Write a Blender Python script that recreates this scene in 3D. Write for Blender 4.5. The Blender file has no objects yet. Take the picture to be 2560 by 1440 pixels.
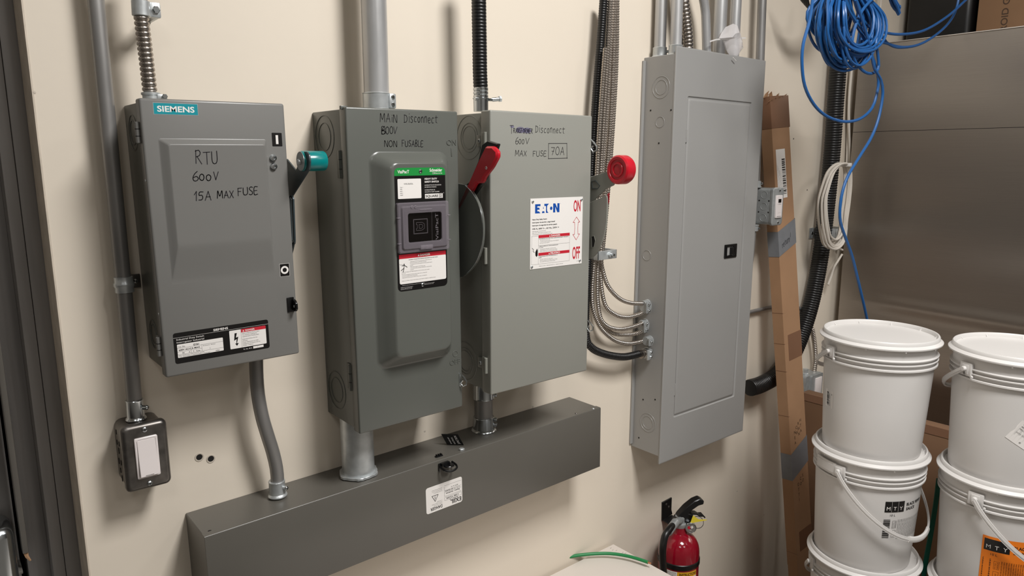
import bpy, bmesh, math, random
from mathutils import Vector, Matrix
random.seed(7)
PI = math.pi
C = bpy.context.scene.collection
scene = bpy.context.scene

# ---------------------------------------------------------------- camera
def setup_camera():
    yaw, pitch, roll = math.radians(39.5804), math.radians(10.2456), math.radians(-0.18974)
    fw = Vector((math.sin(yaw)*math.cos(pitch), math.cos(yaw)*math.cos(pitch), -math.sin(pitch)))
    rt = Vector((math.cos(yaw), -math.sin(yaw), 0)); up = rt.cross(fw)
    c, s = math.cos(roll), math.sin(roll)
    r2 = c*rt + s*up; u2 = -s*rt + c*up
    cam = bpy.data.cameras.new('camera'); o = bpy.data.objects.new('camera', cam); C.objects.link(o)
    cam.sensor_width = 36.0; cam.lens = 1797.28/2560*36.0; cam.clip_start = .02
    M = Matrix((r2, u2, -fw)).transposed().to_4x4(); M.translation = Vector((0, -1.265, 1.6))
    o.matrix_world = M
    scene.camera = o
setup_camera()

# ---------------------------------------------------------------- light and exposure
scene.view_settings.view_transform = 'Standard'
scene.view_settings.look = 'None'
scene.view_settings.gamma = 1.0
scene.view_settings.use_curve_mapping = False
scene.view_settings.exposure = 0.0
w = bpy.data.worlds.new('world'); scene.world = w; w.use_nodes = True
w.node_tree.nodes['Background'].inputs[0].default_value = (.75, .8, .9, 1)
w.node_tree.nodes['Background'].inputs[1].default_value = .05
def ceiling_lamp(x, y, e, sx=.6, sy=1.2, z=2.93, col=(1, .985, .965)):
    l = bpy.data.lights.new('ceiling_lamp', 'AREA'); l.shape = 'RECTANGLE'; l.size = sx; l.size_y = sy
    l.energy = e; l.color = col
    o = bpy.data.objects.new('ceiling_lamp', l); C.objects.link(o); o.location = (x, y, z)
ceiling_lamp(1.02, -1.45, 64, .5, .7)
ceiling_lamp(-.60, -2.2, 8, .5, .7)
ceiling_lamp(2.30, -2.3, 9, .5, .7)
ceiling_lamp(0.70, -3.2, 9, .5, .7)

# ---------------------------------------------------------------- materials
def s2l(c): return tuple(((v/255)/12.92 if v/255 <= .04045 else ((v/255+.055)/1.055)**2.4) for v in c)
def mat(name, rgb, rough=.5, metal=0.0, var=0.0, vscale=8, bump=0.0, bscale=120, spec=.5, coat=0, stretch=None, alpha=1.0, trans=0.0, rvar=0.0):
    m = bpy.data.materials.new(name); m.use_nodes = True
    nt = m.node_tree; b = nt.nodes['Principled BSDF']; L = nt.links
    col = s2l(rgb)
    b.inputs['Base Color'].default_value = (*col, 1)
    b.inputs['Roughness'].default_value = rough; b.inputs['Metallic'].default_value = metal
    b.inputs['Specular IOR Level'].default_value = spec
    if coat: b.inputs['Coat Weight'].default_value = coat; b.inputs['Coat Roughness'].default_value = .08
    if alpha < 1: b.inputs['Alpha'].default_value = alpha
    if trans: b.inputs['Transmission Weight'].default_value = trans
    tc = None
    if var or bump or rvar:
        tc = nt.nodes.new('ShaderNodeTexCoord'); mp = nt.nodes.new('ShaderNodeMapping')
        if stretch: mp.inputs['Scale'].default_value = stretch
        L.new(tc.outputs['Object'], mp.inputs['Vector'])
    if var or rvar:
        n = nt.nodes.new('ShaderNodeTexNoise'); n.inputs['Scale'].default_value = vscale; n.inputs['Detail'].default_value = 5
        L.new(mp.outputs[0], n.inputs['Vector'])
        if var:
            r = nt.nodes.new('ShaderNodeValToRGB')
            r.color_ramp.elements[0].position = .3; r.color_ramp.elements[1].position = .7
            r.color_ramp.elements[0].color = (*[max(0, c*(1-var)) for c in col], 1)
            r.color_ramp.elements[1].color = (*[min(1, c*(1+var)) for c in col], 1)
            L.new(n.outputs['Fac'], r.inputs[0]); L.new(r.outputs[0], b.inputs['Base Color'])
        if rvar:
            q = nt.nodes.new('ShaderNodeMapRange'); q.inputs[3].default_value = max(.02, rough-rvar); q.inputs[4].default_value = rough+rvar
            L.new(n.outputs['Fac'], q.inputs[0]); L.new(q.outputs[0], b.inputs['Roughness'])
    if bump:
        n2 = nt.nodes.new('ShaderNodeTexNoise'); n2.inputs['Scale'].default_value = bscale; n2.inputs['Detail'].default_value = 3
        L.new(mp.outputs[0], n2.inputs['Vector'])
        bp = nt.nodes.new('ShaderNodeBump'); bp.inputs['Strength'].default_value = bump; bp.inputs['Distance'].default_value = .002
        L.new(n2.outputs['Fac'], bp.inputs['Height']); L.new(bp.outputs[0], b.inputs['Normal'])
    return m
M_wall = mat('cream_wall_paint', (224, 213, 197), .65, var=.02, vscale=2.5, bump=.08, bscale=60)
M_wall2 = mat('grey_room_paint', (150, 146, 140), .7)
M_ceil = mat('ceiling_white', (225, 222, 215), .8)
M_floor = mat('grey_concrete', (120, 116, 110), .5, var=.12, vscale=4)
M_floor2 = mat('dark_reflection_panel', (58, 54, 50), .6)
M_dark = mat('dark_back_wall', (26, 23, 21), .7)
M_steel = mat('dark_steel', (146, 142, 139), .45, .2, var=.18, vscale=5, stretch=(8, 8, .6), rvar=.1)
M_steel2 = mat('grey_steel_bar', (120, 116, 110), .45, .4, var=.08)
M_raw = mat('worn_wall_edge', (206, 194, 178), .7, var=.12, vscale=30)
M_b1 = mat('light_grey_enamel', (116, 115, 112), .33, var=.012, vscale=3, bump=.015, bscale=400)
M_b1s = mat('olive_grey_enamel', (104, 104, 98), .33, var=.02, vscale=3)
M_b2 = mat('dark_grey_green_enamel', (93, 95, 90), .27, var=.012, vscale=3, bump=.015, bscale=400)
M_b3 = mat('pale_grey_green_enamel', (140, 140, 133), .35, var=.012, vscale=3, bump=.015, bscale=400)
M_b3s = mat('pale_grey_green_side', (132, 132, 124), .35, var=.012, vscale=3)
M_p = mat('panel_grey_enamel', (148, 147, 145), .36, var=.012, vscale=3, bump=.015, bscale=400)
M_t = mat('wireway_grey_enamel', (91, 88, 82), .36, var=.03, vscale=6, bump=.02, bscale=300)
M_galv = mat('galvanized_metal', (196, 200, 201), .33, .6, var=.14, vscale=45, rvar=.12)
M_emt = mat('conduit_metal', (186, 186, 186), .34, .5, var=.14, vscale=22, stretch=(1, 1, .25), rvar=.1)
M_emt_d = mat('dull_conduit_metal', (146, 144, 142), .38, .55, var=.16, vscale=22, stretch=(1, 1, .25), rvar=.1)
M_zinc = mat('bright_zinc', (200, 205, 208), .2, 1.0, var=.05, vscale=40)
M_boxmet = mat('pressed_box_steel', (112, 108, 104), .34, .85, var=.22, vscale=60, rvar=.12)
M_boxgal = mat('zinc_box_steel', (160, 163, 163), .4, .35, var=.12, vscale=60)
M_bx = mat('armoured_cable_steel', (176, 168, 160), .27, .95, var=.06, vscale=30)
M_black = mat('black_rubber', (17, 17, 18), .36, var=.15, vscale=30)
M_blackg = mat('black_gloss', (14, 14, 15), .22)
M_blackm = mat('black_metal', (20, 20, 21), .35, .2)
M_ink = mat('marker_ink', (22, 18, 24), .5)
M_inkp = mat('purple_marker_smear', (96, 84, 150), .6, alpha=.35)
M_teal = mat('teal_enamel', (0, 122, 122), .25)
M_tealp = mat('teal_print', (0, 140, 152), .4)
M_tealgrey = mat('dark_teal_grey_steel', (62, 72, 76), .35, .3)
M_red = mat('red_plastic', (186, 24, 40), .3)
M_redp = mat('red_print', (192, 30, 48), .5)
M_white = mat('white_print', (232, 228, 224), .5)
M_blackp = mat('black_print', (16, 14, 14), .35)
M_greyp = mat('grey_print', (120, 116, 112), .6)
M_greenp = mat('green_print', (26, 138, 60), .4)
M_bluep = mat('blue_print', (0, 72, 160), .5)
M_blue = mat('blue_cable_jacket', (30, 86, 146), .38)
M_green = mat('green_wire_jacket', (32, 128, 72), .4)
M_greend = mat('dark_green_strap', (0, 84, 66), .45)
M_copper = mat('copper_strands', (214, 150, 110), .35, .8)
M_whiteplastic = mat('white_pail_plastic', (212, 209, 206), .36, bump=.01, bscale=60)
M_whitesw = mat('white_switch_plastic', (226, 218, 216), .35)
M_whitecable = mat('white_cable_jacket', (205, 198, 188), .45)
M_card = mat('brown_cardboard', (164, 127, 95), .8, var=.05, vscale=10, bump=.08, bscale=90)
M_card3 = mat('shade_darkened_cardboard', (118, 88, 64), .8, var=.05, vscale=10)  # brown cardboard darkened to carry the shade behind the pails
M_card2 = mat('tan_cardboard', (140, 108, 80), .8, var=.05, vscale=8)
M_cardtape = mat('brown_packing_tape', (128, 94, 72), .35, var=.04)
M_cardraw = mat('torn_cardboard_fibre', (176, 138, 104), .9, var=.15, vscale=60)
M_cartonw = mat('white_carton', (222, 214, 206), .6, var=.015)
M_duct = mat('grey_duct_tape', (118, 120, 124), .4, var=.06, vscale=30)
M_cardprint = mat('carton_print', (70, 50, 36), .7)
M_orange = mat('orange_label', (240, 128, 26), .5)
M_yellow = mat('yellow_label', (226, 168, 30), .5)
M_yellowt = mat('yellow_tag', (226, 206, 60), .5)
M_ss = mat('brushed_stainless', (194, 187, 180), .36, 1.0, var=.03, vscale=6, stretch=(1, 1, 60), rvar=.04)
_b = M_ss.node_tree.nodes['Principled BSDF']; _t = M_ss.node_tree.nodes.new('ShaderNodeCombineXYZ')      # brushed grain direction
_t.inputs[0].default_value, _t.inputs[1].default_value, _t.inputs[2].default_value = (0, 1, 0)
_b.inputs['Anisotropic'].default_value = .92; M_ss.node_tree.links.new(_t.outputs[0], _b.inputs['Tangent'])
M_clear = mat('clear_window_plastic', (150, 142, 150), .1, alpha=.42)
M_bag = mat('clear_bag_plastic', (226, 222, 222), .22, alpha=.5, bump=.4, bscale=40)
M_redbody = mat('red_extinguisher_enamel', (138, 8, 32), .12, coat=.6)
M_hole = mat('dark_hole', (24, 21, 19), .9)
M_chip = mat('raw_plaster', (196, 186, 172), .9)
M_darkwin = mat('dark_viewing_window', (14, 11, 10), .15)
M_outline = mat('etched_line', (110, 104, 108), .4)

# ---------------------------------------------------------------- mesh helpers
def basis(axis):
    a = Vector(axis).normalized()
    t = Vector((0, 0, 1)) if abs(a.z) < .9 else Vector((1, 0, 0))
    u = t.cross(a).normalized(); return u, a.cross(u), a
def catmull(pts, step=.006, closed=False):
    P = [Vector(p) for p in pts]; n = len(P); out = []
    segs = n if closed else n-1
    for i in range(segs):
        if closed: a, b, c, d = P[(i-1) % n], P[i], P[(i+1) % n], P[(i+2) % n]
        else: b, c = P[i], P[i+1]; a = P[i-1] if i > 0 else b*2-c; d = P[i+2] if i+2 < n else c*2-b
        k = max(2, int((c-b).length/step))
        for j in range(k):
            t = j/k
            out.append(.5*((2*b)+(c-a)*t+(2*a-5*b+4*c-d)*t*t+(3*b-a-3*c+d)*t**3))
    if not closed: out.append(P[-1])
    return out
def resample(P, step):
    L = [0]
    for i in range(1, len(P)): L.append(L[-1]+(P[i]-P[i-1]).length)
    n = max(2, int(L[-1]/step)); out = []; j = 0
    for i in range(n+1):
        s = L[-1]*i/n
        while j < len(P)-2 and L[j+1] < s: j += 1
        t = (s-L[j])/max(1e-9, L[j+1]-L[j]); out.append(P[j].lerp(P[j+1], min(1, t)))
    return out
_tc = {}
def text_geo(s, off=0.0):
    key = (s, round(off, 3))
    if key in _tc: return _tc[key]
    cu = bpy.data.curves.new('t', 'FONT'); cu.body = s; cu.size = 1; cu.resolution_u = 4; cu.offset = off
    ob = bpy.data.objects.new('t', cu); me = ob.to_mesh()
    v = [tuple(x.co[:2]) for x in me.vertices]; f = [tuple(p.vertices) for p in me.polygons]
    ob.to_mesh_clear(); bpy.data.objects.remove(ob); bpy.data.curves.remove(cu)
    _tc[key] = (v, f); return v, f

class MB:
    def __init__(s): s.v = []; s.f = []; s.m = []; s.mats = []
    def mi(s, m):
        if m not in s.mats: s.mats.append(m)
        return s.mats.index(m)
    def add(s, v, f, m):
        o = len(s.v); k = s.mi(m); s.v += [tuple(x) for x in v]
        s.f += [tuple(i+o for i in q) for q in f]; s.m += [k]*len(f); return s
    def bm(s, bm, m, T=None):
        bm.verts.index_update(); v = [(T @ x.co if T else x.co)[:] for x in bm.verts]
        f = [[x.index for x in q.verts] for q in bm.faces]; bm.free(); return s.add(v, f, m)
    def box(s, x0, x1, y0, y1, z0, z1, m, b=0, seg=2, T=None):
        x0, x1 = min(x0, x1), max(x0, x1); y0, y1 = min(y0, y1), max(y0, y1); z0, z1 = min(z0, z1), max(z0, z1)
        bm = bmesh.new(); bmesh.ops.create_cube(bm, size=1)
        for q in bm.verts: q.co = Vector((x0 if q.co.x < 0 else x1, y0 if q.co.y < 0 else y1, z0 if q.co.z < 0 else z1))
        if b: bmesh.ops.bevel(bm, geom=bm.edges[:], offset=b, segments=seg, affect='EDGES', profile=.5)
        return s.bm(bm, m, T)
    def rings(s, rings, m, cap0=True, cap1=True, closed=True, loop=False):
        n = len(rings[0]); v = [p for r in rings for p in r]; f = []
        R = len(rings)
        for i in range(R if loop else R-1):
            i2 = (i+1) % R
            for j in range(n if closed else n-1):
                k = (j+1) % n; f.append((i*n+j, i*n+k, i2*n+k, i2*n+j))
        if cap0: f.append(tuple(range(n-1, -1, -1)))
        if cap1: f.append(tuple((R-1)*n+j for j in range(n)))
        return s.add(v, f, m)
    def tube(s, pts, r, m, n=10, caps=True, flat=None, loop=False, up=None):
        P = [Vector(p) for p in pts]; rs = r if isinstance(r, (list, tuple)) else [r]*len(P)
        T0 = (P[1]-P[0]).normalized(); u, v_, _ = basis(T0)
        if up is not None: u = (Vector(up)-T0*Vector(up).dot(T0)).normalized(); v_ = T0.cross(u)
        out = []
        for i, p in enumerate(P):
            if loop: t = (P[(i+1) % len(P)]-P[i-1]).normalized()
            else: t = (P[min(i+1, len(P)-1)]-P[max(i-1, 0)]).normalized()
            if up is not None: u = (Vector(up)-t*Vector(up).dot(t)).normalized()
            else: u = (u-t*u.dot(t)).normalized()
            v_ = t.cross(u); a, b = (rs[i], rs[i]) if flat is None else flat
            out.append([p+u*math.cos(2*PI*k/n)*a+v_*math.sin(2*PI*k/n)*b for k in range(n)])
        return s.rings(out, m, caps and not loop, caps and not loop, loop=loop)
    def strip(s, pts, w, t, up, m):
        """flat strap: width w along 'up', thickness t"""
        P = [Vector(p) for p in pts]; out = []
        for i, p in enumerate(P):
            d = (P[min(i+1, len(P)-1)]-P[max(i-1, 0)]).normalized()
            u = (Vector(up)-d*Vector(up).dot(d)).normalized(); q = d.cross(u)
            out.append([p+u*w/2+q*t/2, p-u*w/2+q*t/2, p-u*w/2-q*t/2, p+u*w/2-q*t/2])
        return s.rings(out, m)
    def lathe(s, prof, org, axis, m, n=24, cap0=True, cap1=True):
        u, v_, a = basis(axis); o = Vector(org)
        rr = [[o+a*h+u*r*math.cos(2*PI*k/n)+v_*r*math.sin(2*PI*k/n) for k in range(n)] for r, h in prof]
        return s.rings(rr, m, cap0, cap1)
    def cyl(s, p0, p1, r, m, n=16, b=0, r2=None):
        p0, p1 = Vector(p0), Vector(p1); h = (p1-p0).length; r2 = r if r2 is None else r2
        pr = [(r, 0), (r2, h)] if not b else [(r-b, 0), (r, b), (r2, h-b), (r2-b, h)]
        return s.lathe(pr, p0, p1-p0, m, n)
    def ring(s, c, axis, R, r, m, n=28, k=6):
        u, v_, a = basis(axis); c = Vector(c); out = []
        for i in range(n):
            d = u*math.cos(2*PI*i/n)+v_*math.sin(2*PI*i/n)
            out.append([c+d*(R+r*math.cos(2*PI*j/k))+a*r*math.sin(2*PI*j/k) for j in range(k)])
        return s.rings(out, m, False, False, loop=True)
    def prism(s, poly, axis, a0, a1, m, b=0):
        """poly: 2-D outline; axis 'x': (y,z), 'y': (x,z), 'z': (x,y)"""
        def P(p, a): return (a, p[0], p[1]) if axis == 'x' else (p[0], a, p[1]) if axis == 'y' else (p[0], p[1], a)
        bm = bmesh.new(); vs = [bm.verts.new(P(p, a0)) for p in poly]; f = bm.faces.new(vs)
        r = bmesh.ops.extrude_face_region(bm, geom=[f])
        d = Vector(P((0, 0), a1))-Vector(P((0, 0), a0))
        for q in r['geom']:
            if isinstance(q, bmesh.types.BMVert): q.co += d
        bmesh.ops.recalc_face_normals(bm, faces=bm.faces[:])
        if b: bmesh.ops.bevel(bm, geom=bm.edges[:], offset=b, segments=1, affect='EDGES')
        return s.bm(bm, m)
    flat = False
    def build(s, name, parent=None, label=None, loc=None):
        me = bpy.data.meshes.new(name); me.from_pydata(s.v, [], s.f)
        if s.flat:
            for q in s.mats: me.materials.append(q)
            me.polygons.foreach_set('material_index', s.m); me.update()
            o = bpy.data.objects.new(name, me); C.objects.link(o); o.parent = parent
            if label: o['label'] = label
            return o
        for q in s.mats: me.materials.append(q)
        me.polygons.foreach_set('material_index', s.m)
        bm = bmesh.new(); bm.from_mesh(me); bmesh.ops.recalc_face_normals(bm, faces=bm.faces[:]); bm.to_mesh(me); bm.free()
        me.polygons.foreach_set('use_smooth', [True]*len(me.polygons)); me.set_sharp_from_angle(angle=math.radians(33)); me.update()
        if loc is not None:
            me.transform(Matrix.Translation(-Vector(loc)))
        o = bpy.data.objects.new(name, me); C.objects.link(o)
        if loc is not None: o.location = loc
        if parent is not None: o.parent = parent
        if label: o['label'] = label
        return o
def tag(o, label, cat, group=None, kind=None):
    o['label'] = label; o['category'] = cat
    if group: o['group'] = group
    if kind: o['kind'] = kind
    return o
def thing(name, label, cat, loc=(0, 0, 0), roty=0, rotz=0, group=None):
    o = bpy.data.objects.new(name, None); C.objects.link(o); o.location = loc; o.rotation_euler = (0, roty, rotz)
    o.empty_display_size = .05
    return tag(o, label, cat, group)
def struct(o, label=None):
    o['kind'] = 'structure'
    if label: o['label'] = label
    return o
def dup(o, parent=None):
    c = o.copy(); C.objects.link(c); c.parent = parent
    for ch in list(o.children): dup(ch, c)
    return c
def rrect(x0, x1, z0, z1, r, k=4):
    out = []
    for cx, cz, a0 in ((x1-r, z1-r, 0), (x0+r, z1-r, 90), (x0+r, z0+r, 180), (x1-r, z0+r, 270)):
        for i in range(k+1):
            a = math.radians(a0+90*i/k); out.append((cx+r*math.cos(a), cz+r*math.sin(a)))
    return out

# flat printed cards: (u, v) metres on a face, layers a few hundredths of a millimetre proud
class Card(MB):
    flat = True
    def __init__(s, place, lay=.00012): super().__init__(); s.pl = place; s.lay = lay
    def poly(s, pts, m, L=0):
        if sum(a[0]*b[1]-b[0]*a[1] for a, b in zip(pts, list(pts[1:])+[pts[0]])) < 0: pts = list(pts)[::-1]
        bm = bmesh.new(); f = bm.faces.new([bm.verts.new((p[0], p[1], 0)) for p in pts]); f.normal_update()
        bmesh.ops.triangulate(bm, faces=[f]); bm.verts.index_update()
        v = [s.pl(q.co.x, q.co.y, L*s.lay) for q in bm.verts]; ff = [[x.index for x in q.verts] for q in bm.faces]; bm.free()
        return s.add(v, ff, m)
    def plate(s, pts, m, t):
        """a plate of thickness t under the print"""
        a = [s.pl(p[0], p[1], -t) for p in pts]; b = [s.pl(p[0], p[1], 0) for p in pts]
        return s.rings([a, b], m)
    def rect(s, u0, u1, v0, v1, m, L=1, r=0):
        return s.poly(rrect(u0, u1, v0, v1, r, 3) if r else [(u0, v0), (u1, v0), (u1, v1), (u0, v1)], m, L)
    def grid(s, u0, u1, v0, v1, m, L=1, n=12):
        for i in range(n): s.rect(u0+(u1-u0)*i/n, u0+(u1-u0)*(i+1)/n, v0, v1, m, L)
    def line(s, pts, w, m, L=2, closed=False):
        P = [Vector((p[0], p[1])) for p in pts]
        if closed: P.append(P[0])
        for a, b in zip(P, P[1:]):
            d = (b-a)
            if d.length < 1e-9: continue
            d.normalize(); n = Vector((-d.y, d.x))*w/2; e = d*w/2*.7
            s.poly([a-e+n, a-e-n, b+e-n, b+e+n], m, L)
    def disc(s, u, v, r, m, L=2, n=16, r2=None):
        s.poly([(u+r*math.cos(2*PI*i/n), v+(r2 or r)*math.sin(2*PI*i/n)) for i in range(n)], m, L)
    def text(s, t, u, v, h, m, L=2, w=None, al='l', bold=0, rot=0, wmax=None):
        """h: cap height; w: fitted width"""
        V, F = text_geo(t, min(.024, bold*.7/h))
        if not V: return
        x0 = min(p[0] for p in V); x1 = max(p[0] for p in V); k = h/.70
        sx = k if w is None else w/(x1-x0)
        if wmax and (x1-x0)*sx > wmax: sx = wmax/(x1-x0)
        W = (x1-x0)*sx; off = {'l': 0, 'c': -W/2, 'r': -W}[al]
        c, sn = math.cos(rot), math.sin(rot)
        out = []
        for p in V:
            a = (p[0]-x0)*sx+off; b = p[1]*k
            out.append(s.pl(u+a*c-b*sn, v+a*sn+b*c, L*s.lay))
        s.add(out, F, m)
    def lines(s, u, v, rows, h, pitch, m, L=2, wmax=None, bold=0):
        for i, r in enumerate(rows): s.text(r, u, v-i*pitch, h, m, L, bold=bold, wmax=wmax)
    def bars(s, u0, u1, v0, v1, m, seed=1, L=2, vert=True, n=30):
        rnd = random.Random(seed); a = u0 if vert else v0; end = u1 if vert else v1; q = (end-a)/n/1.6
        while a < end-q:
            w = q*rnd.choice((.6, .9, 1.4, 2)); w = min(w, end-a)
            if vert: s.rect(a, a+w, v0, v1, m, L)
            else: s.rect(u0, u1, a, a+w, m, L)
            a += w+q*rnd.choice((.6, .9, 1.5))
def front(y): return lambda u, v, h: (u, y-h, v)
def tri(c, u, v, r, m, L=2, flip=1): c.poly([(u-r, v-r*.8*flip), (u+r, v-r*.8*flip), (u, v+r*flip)], m, L)

_el = lambda cx, cy, rx, ry, n=14, a0=90, da=360: [(cx+rx*math.cos(math.radians(a0+da*i/n)), cy+ry*math.sin(math.radians(a0+da*i/n))) for i in range(n+1)]
HW = {
 'R': [[(.05, 0), (.08, 1)], [(0, .93), (.4, 1), (.62, .82), (.5, .6), (.1, .5)], [(.2, .52), (.75, -.05)]],
 'T': [[(0, .97), (.85, 1)], [(.42, .98), (.45, 0)]],
 'U': [[(0, 1), (.03, .3), (.2, .02), (.5, .03), (.68, .3), (.66, 1.05)]],
 '6': [[(.5, 1), (.2, .72), (.03, .32), (.15, .03), (.42, .02), (.58, .25), (.4, .47), (.1, .35)]],
 '0': [_el(.3, .3, .27, .3)], 'Z': [_el(.33, .5, .3, .5)],
 'V': [[(0, 1), (.3, 0), (.7, 1)]], '1': [[(0, .65), (.25, 1), (.22, 0)]],
 '5': [[(.6, 1), (.15, .98), (.1, .6), (.4, .6), (.55, .35), (.4, .05), (.05, .03)]],
 'A': [[(0, 0), (.38, 1), (.7, 0)], [(.1, .38), (.6, .38)]],
 'M': [[(0, 0), (.1, 1), (.42, .3), (.75, 1), (.85, 0)]],
 'X': [[(0, 1), (.6, 0)], [(.6, 1), (0, 0)]],
 'F': [[(.05, 0), (.05, 1), (.6, 1)], [(.05, .55), (.48, .55)]],
 'S': [[(.55, .9), (.3, 1), (.05, .8), (.2, .55), (.5, .4), (.5, .1), (.25, 0), (0, .1)]],
 'E': [[(.55, 1), (.05, .97), (.03, 0), (.58, .02)], [(.05, .5), (.45, .52)]],
 'i': [[(.1, .62), (.12, 0)], [(.1, .85), (.12, .9)]],
 'D': [[(.08, 0), (.05, 1)], [(0, 1), (.45, .9), (.62, .5), (.45, .1), (0, 0)]],
 's': [[(.4, .55), (.2, .65), (.03, .5), (.25, .32), (.38, .15), (.2, 0), (0, .08)]],
 'c': [[(.4, .55), (.2, .62), (.02, .35), (.12, .05), (.4, .08)]], 'o': [_el(.22, .3, .2, .3)],
 'n': [[(.02, 0), (.02, .6)], [(.02, .4), (.2, .62), (.36, .5), (.38, 0)]],
 'e': [[(.05, .3), (.38, .36), (.3, .6), (.1, .55), (.03, .25), (.15, .02), (.42, .08)]],
 't': [[(.22, .85), (.2, .1), (.4, .02)], [(0, .62), (.5, .66)]],
 'N': [[(.02, 0), (.05, 1), (.6, 0), (.62, 1)]], 'O': [_el(.36, .5, .34, .5)],
 'L': [[(.05, 1), (.03, 0), (.5, .02)]],
 'B': [[(.05, 0), (.05, 1), (.4, .95), (.45, .7), (.1, .52), (.5, .4), (.5, .1), (.05, 0)]],
 '7': [[(0, 1), (.6, 1), (.25, 0)], [(.15, .5), (.5, .5)]],
 'r': [[(.03, .6), (.05, 0)], [(.05, .4), (.2, .6), (.35, .58)]],
 'u': [[(0, .6), (.05, .1), (.25, .02), (.4, .2), (.4, .6), (.42, 0)]], '!': [[(.1, 1), (.08, .3)], [(.07, .05), (.09, .02)]],
}
def hand(card, s, u0, v0, u1, h, m, wd=.0011, slope=0.0, seed=1, small=None):
    """stroke lettering from u0 to u1 with baseline v0"""
    rnd = random.Random(seed); adv = []; x = 0
    for ch in s:
        if ch == ' ': x += .62; adv.append(None); continue
        st = HW[ch]; wv = max(p[0] for q in st for p in q); adv.append(x); x += wv+.24
    k = (u1-u0)/(x-.24)
    for ch, a in zip(s, adv):
        if a is None: continue
        jy = rnd.uniform(-.05, .05); js = rnd.uniform(.93, 1.07)*(small or 1)
        for st in HW[ch]:
            pts = [(u0+(a+p[0]+p[1]*.06)*k+rnd.uniform(-.0002, .0002), v0+(p[1]*js+jy)*h+slope*(a+p[0])*k) for p in st]
            if len(pts) > 3: pts = [tuple(q[:2]) for q in catmull([(p[0], p[1], 0) for p in pts], step=h*.09)]
            card.line(pts, wd, m, 1)

def bolt(mb, c, axis, r, m, h=.002, slot=True):
    """round-head screw with a cross slot"""
    u, v_, a = basis(axis); c = Vector(c)
    mb.lathe([(r, 0), (r*.95, h*.5), (r*.6, h), (r*.2, h*1.05)], c, a, m, 14)
    if slot:
        for d in (u, v_):
            e = d.cross(a); p = c+a*h*1.06
            mb.add([p-d*r*.6-e*r*.12, p+d*r*.6-e*r*.12, p+d*r*.6+e*r*.12, p-d*r*.6+e*r*.12], [(0, 1, 2, 3)], M_hole)
def hexbolt(mb, c, axis, r, m, h=.004):
    mb.lathe([(r, 0), (r, h*.8), (r*.8, h)], c, axis, m, 6)
def knockout(name, parent, c, axis, radii, m):
    """concentric pressed rings"""
    for R in radii:
        mb = MB(); mb.ring(c, axis, R, .0007, m, 36, 6); mb.build(name, parent)
def corrug(mb, pts, r, m, pitch=.0065, depth=.16, n=10):
    P = resample(catmull(pts, .004), pitch/6); rs = [r*(1-depth*(1-abs(math.sin(PI*(i % 6)/6))**.55)) for i in range(len(P))]
    mb.tube(P, rs, m, n)
def flange_shell(mb, w, h, y0, y1, m, b=.003):
    mb.box(-w/2, w/2, y1, y0, -h/2, h/2, m, b, 3)
def conn(mb, p, axis, r, L, m, screw_dir=None):
    """set-screw connector sleeve with locknut collar"""
    p = Vector(p); a = Vector(axis).normalized()
    mb.lathe([(r*1.16, 0), (r*1.22, .002), (r*1.16, .004), (r*1.04, .006), (r*1.0, L-.003), (r*1.04, L-.001), (r*1.0, L)], p, a, m, 24)
    if screw_dir:
        d = Vector(screw_dir).normalized(); q = p+a*L*.6+d*r*.95
        mb.cyl(q, q+d*.006, .0036, m, 10); bolt(mb, q+d*.006, d, .0042, M_zinc, .003)


# ================================================================ setting
mb = MB(); mb.box(.150, 3.7, 0, .085, 0, 3.0, M_wall)
mb.box(-2.5, -.86, 0, .085, 0, 3.0, M_wall)
wall = struct(mb.build('wall_back'))
mb = MB(); mb.box(.1492, .1515, -.0004, .0852, 0, 3.0, M_raw)
mb.build('worn_edge_bead', wall)
for i, (x, y, z) in enumerate([(0.3333, 0.0000, 1.0859), (0.3523, 0.0000, 1.0776)]):      # two screw-anchor holes
    mb = MB(); mb.lathe([(.0080, 0), (.0074, .0009), (.0060, .0010), (.0053, .0004)], (x, 0, z), (0, -1, 0), M_chip, 18, False, False)
    mb.lathe([(.0056, .0003), (.0001, .0003)], (x, 0, z), (0, -1, 0), M_hole, 12, False, False)
    mb.build('anchor_hole', wall)
for (x, y, z) in [(0.1518, 0.0000, 1.6955), (2.1797, 0.0000, 0.2204), (2.2108, 0.0000, 0.3425), (2.0305, 0.0000, 0.4894), (2.2457, 0.0000, 1.6591), (2.3558, 0.0000, 1.4893), (0.7983, 0.0000, 1.0159), (1.1107, 0.0000, 0.9997)]:
    mb = MB(); mb.lathe([(.0028, 0), (.0014, .0006)], (x, 0, z), (0, -1, 0), M_hole if x > 1.9 and z > 1.2 else M_chip, 7); mb.build('paint_chip', wall)
mb = MB(); mb.box(-2.5, 3.7, -4, 2.2, -.05, 0, M_floor); struct(mb.build('floor'))
mb = MB(); mb.box(-2.5, 3.7, -4, 2.2, 3.0, 3.05, M_ceil); struct(mb.build('ceiling'))
mb = MB(); mb.box(-2.55, -2.5, -4, 2.2, 0, 3, M_ceil); struct(mb.build('wall_left'))
mb = MB(); mb.box(-2.5, -2.46, -4, 0, 0, 1.62, M_floor2); struct(mb.build('reflection_panel_left'))  # unseen dark panel added so the steel cabinet mirrors a dark lower half
mb = MB(); mb.box(3.7, 3.75, -4, .085, 0, 3, M_dark); struct(mb.build('wall_right'))  # near-black colour stands in for the shaded void above the cabinet
mb = MB(); mb.box(-2.5, 3.7, -4.05, -4, 0, 3, M_wall2); struct(mb.build('wall_front'))
mb = MB(); mb.box(-2.5, 3.7, 2.2, 2.25, 0, 3, M_dark); struct(mb.build('wall_corridor'))
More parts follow.
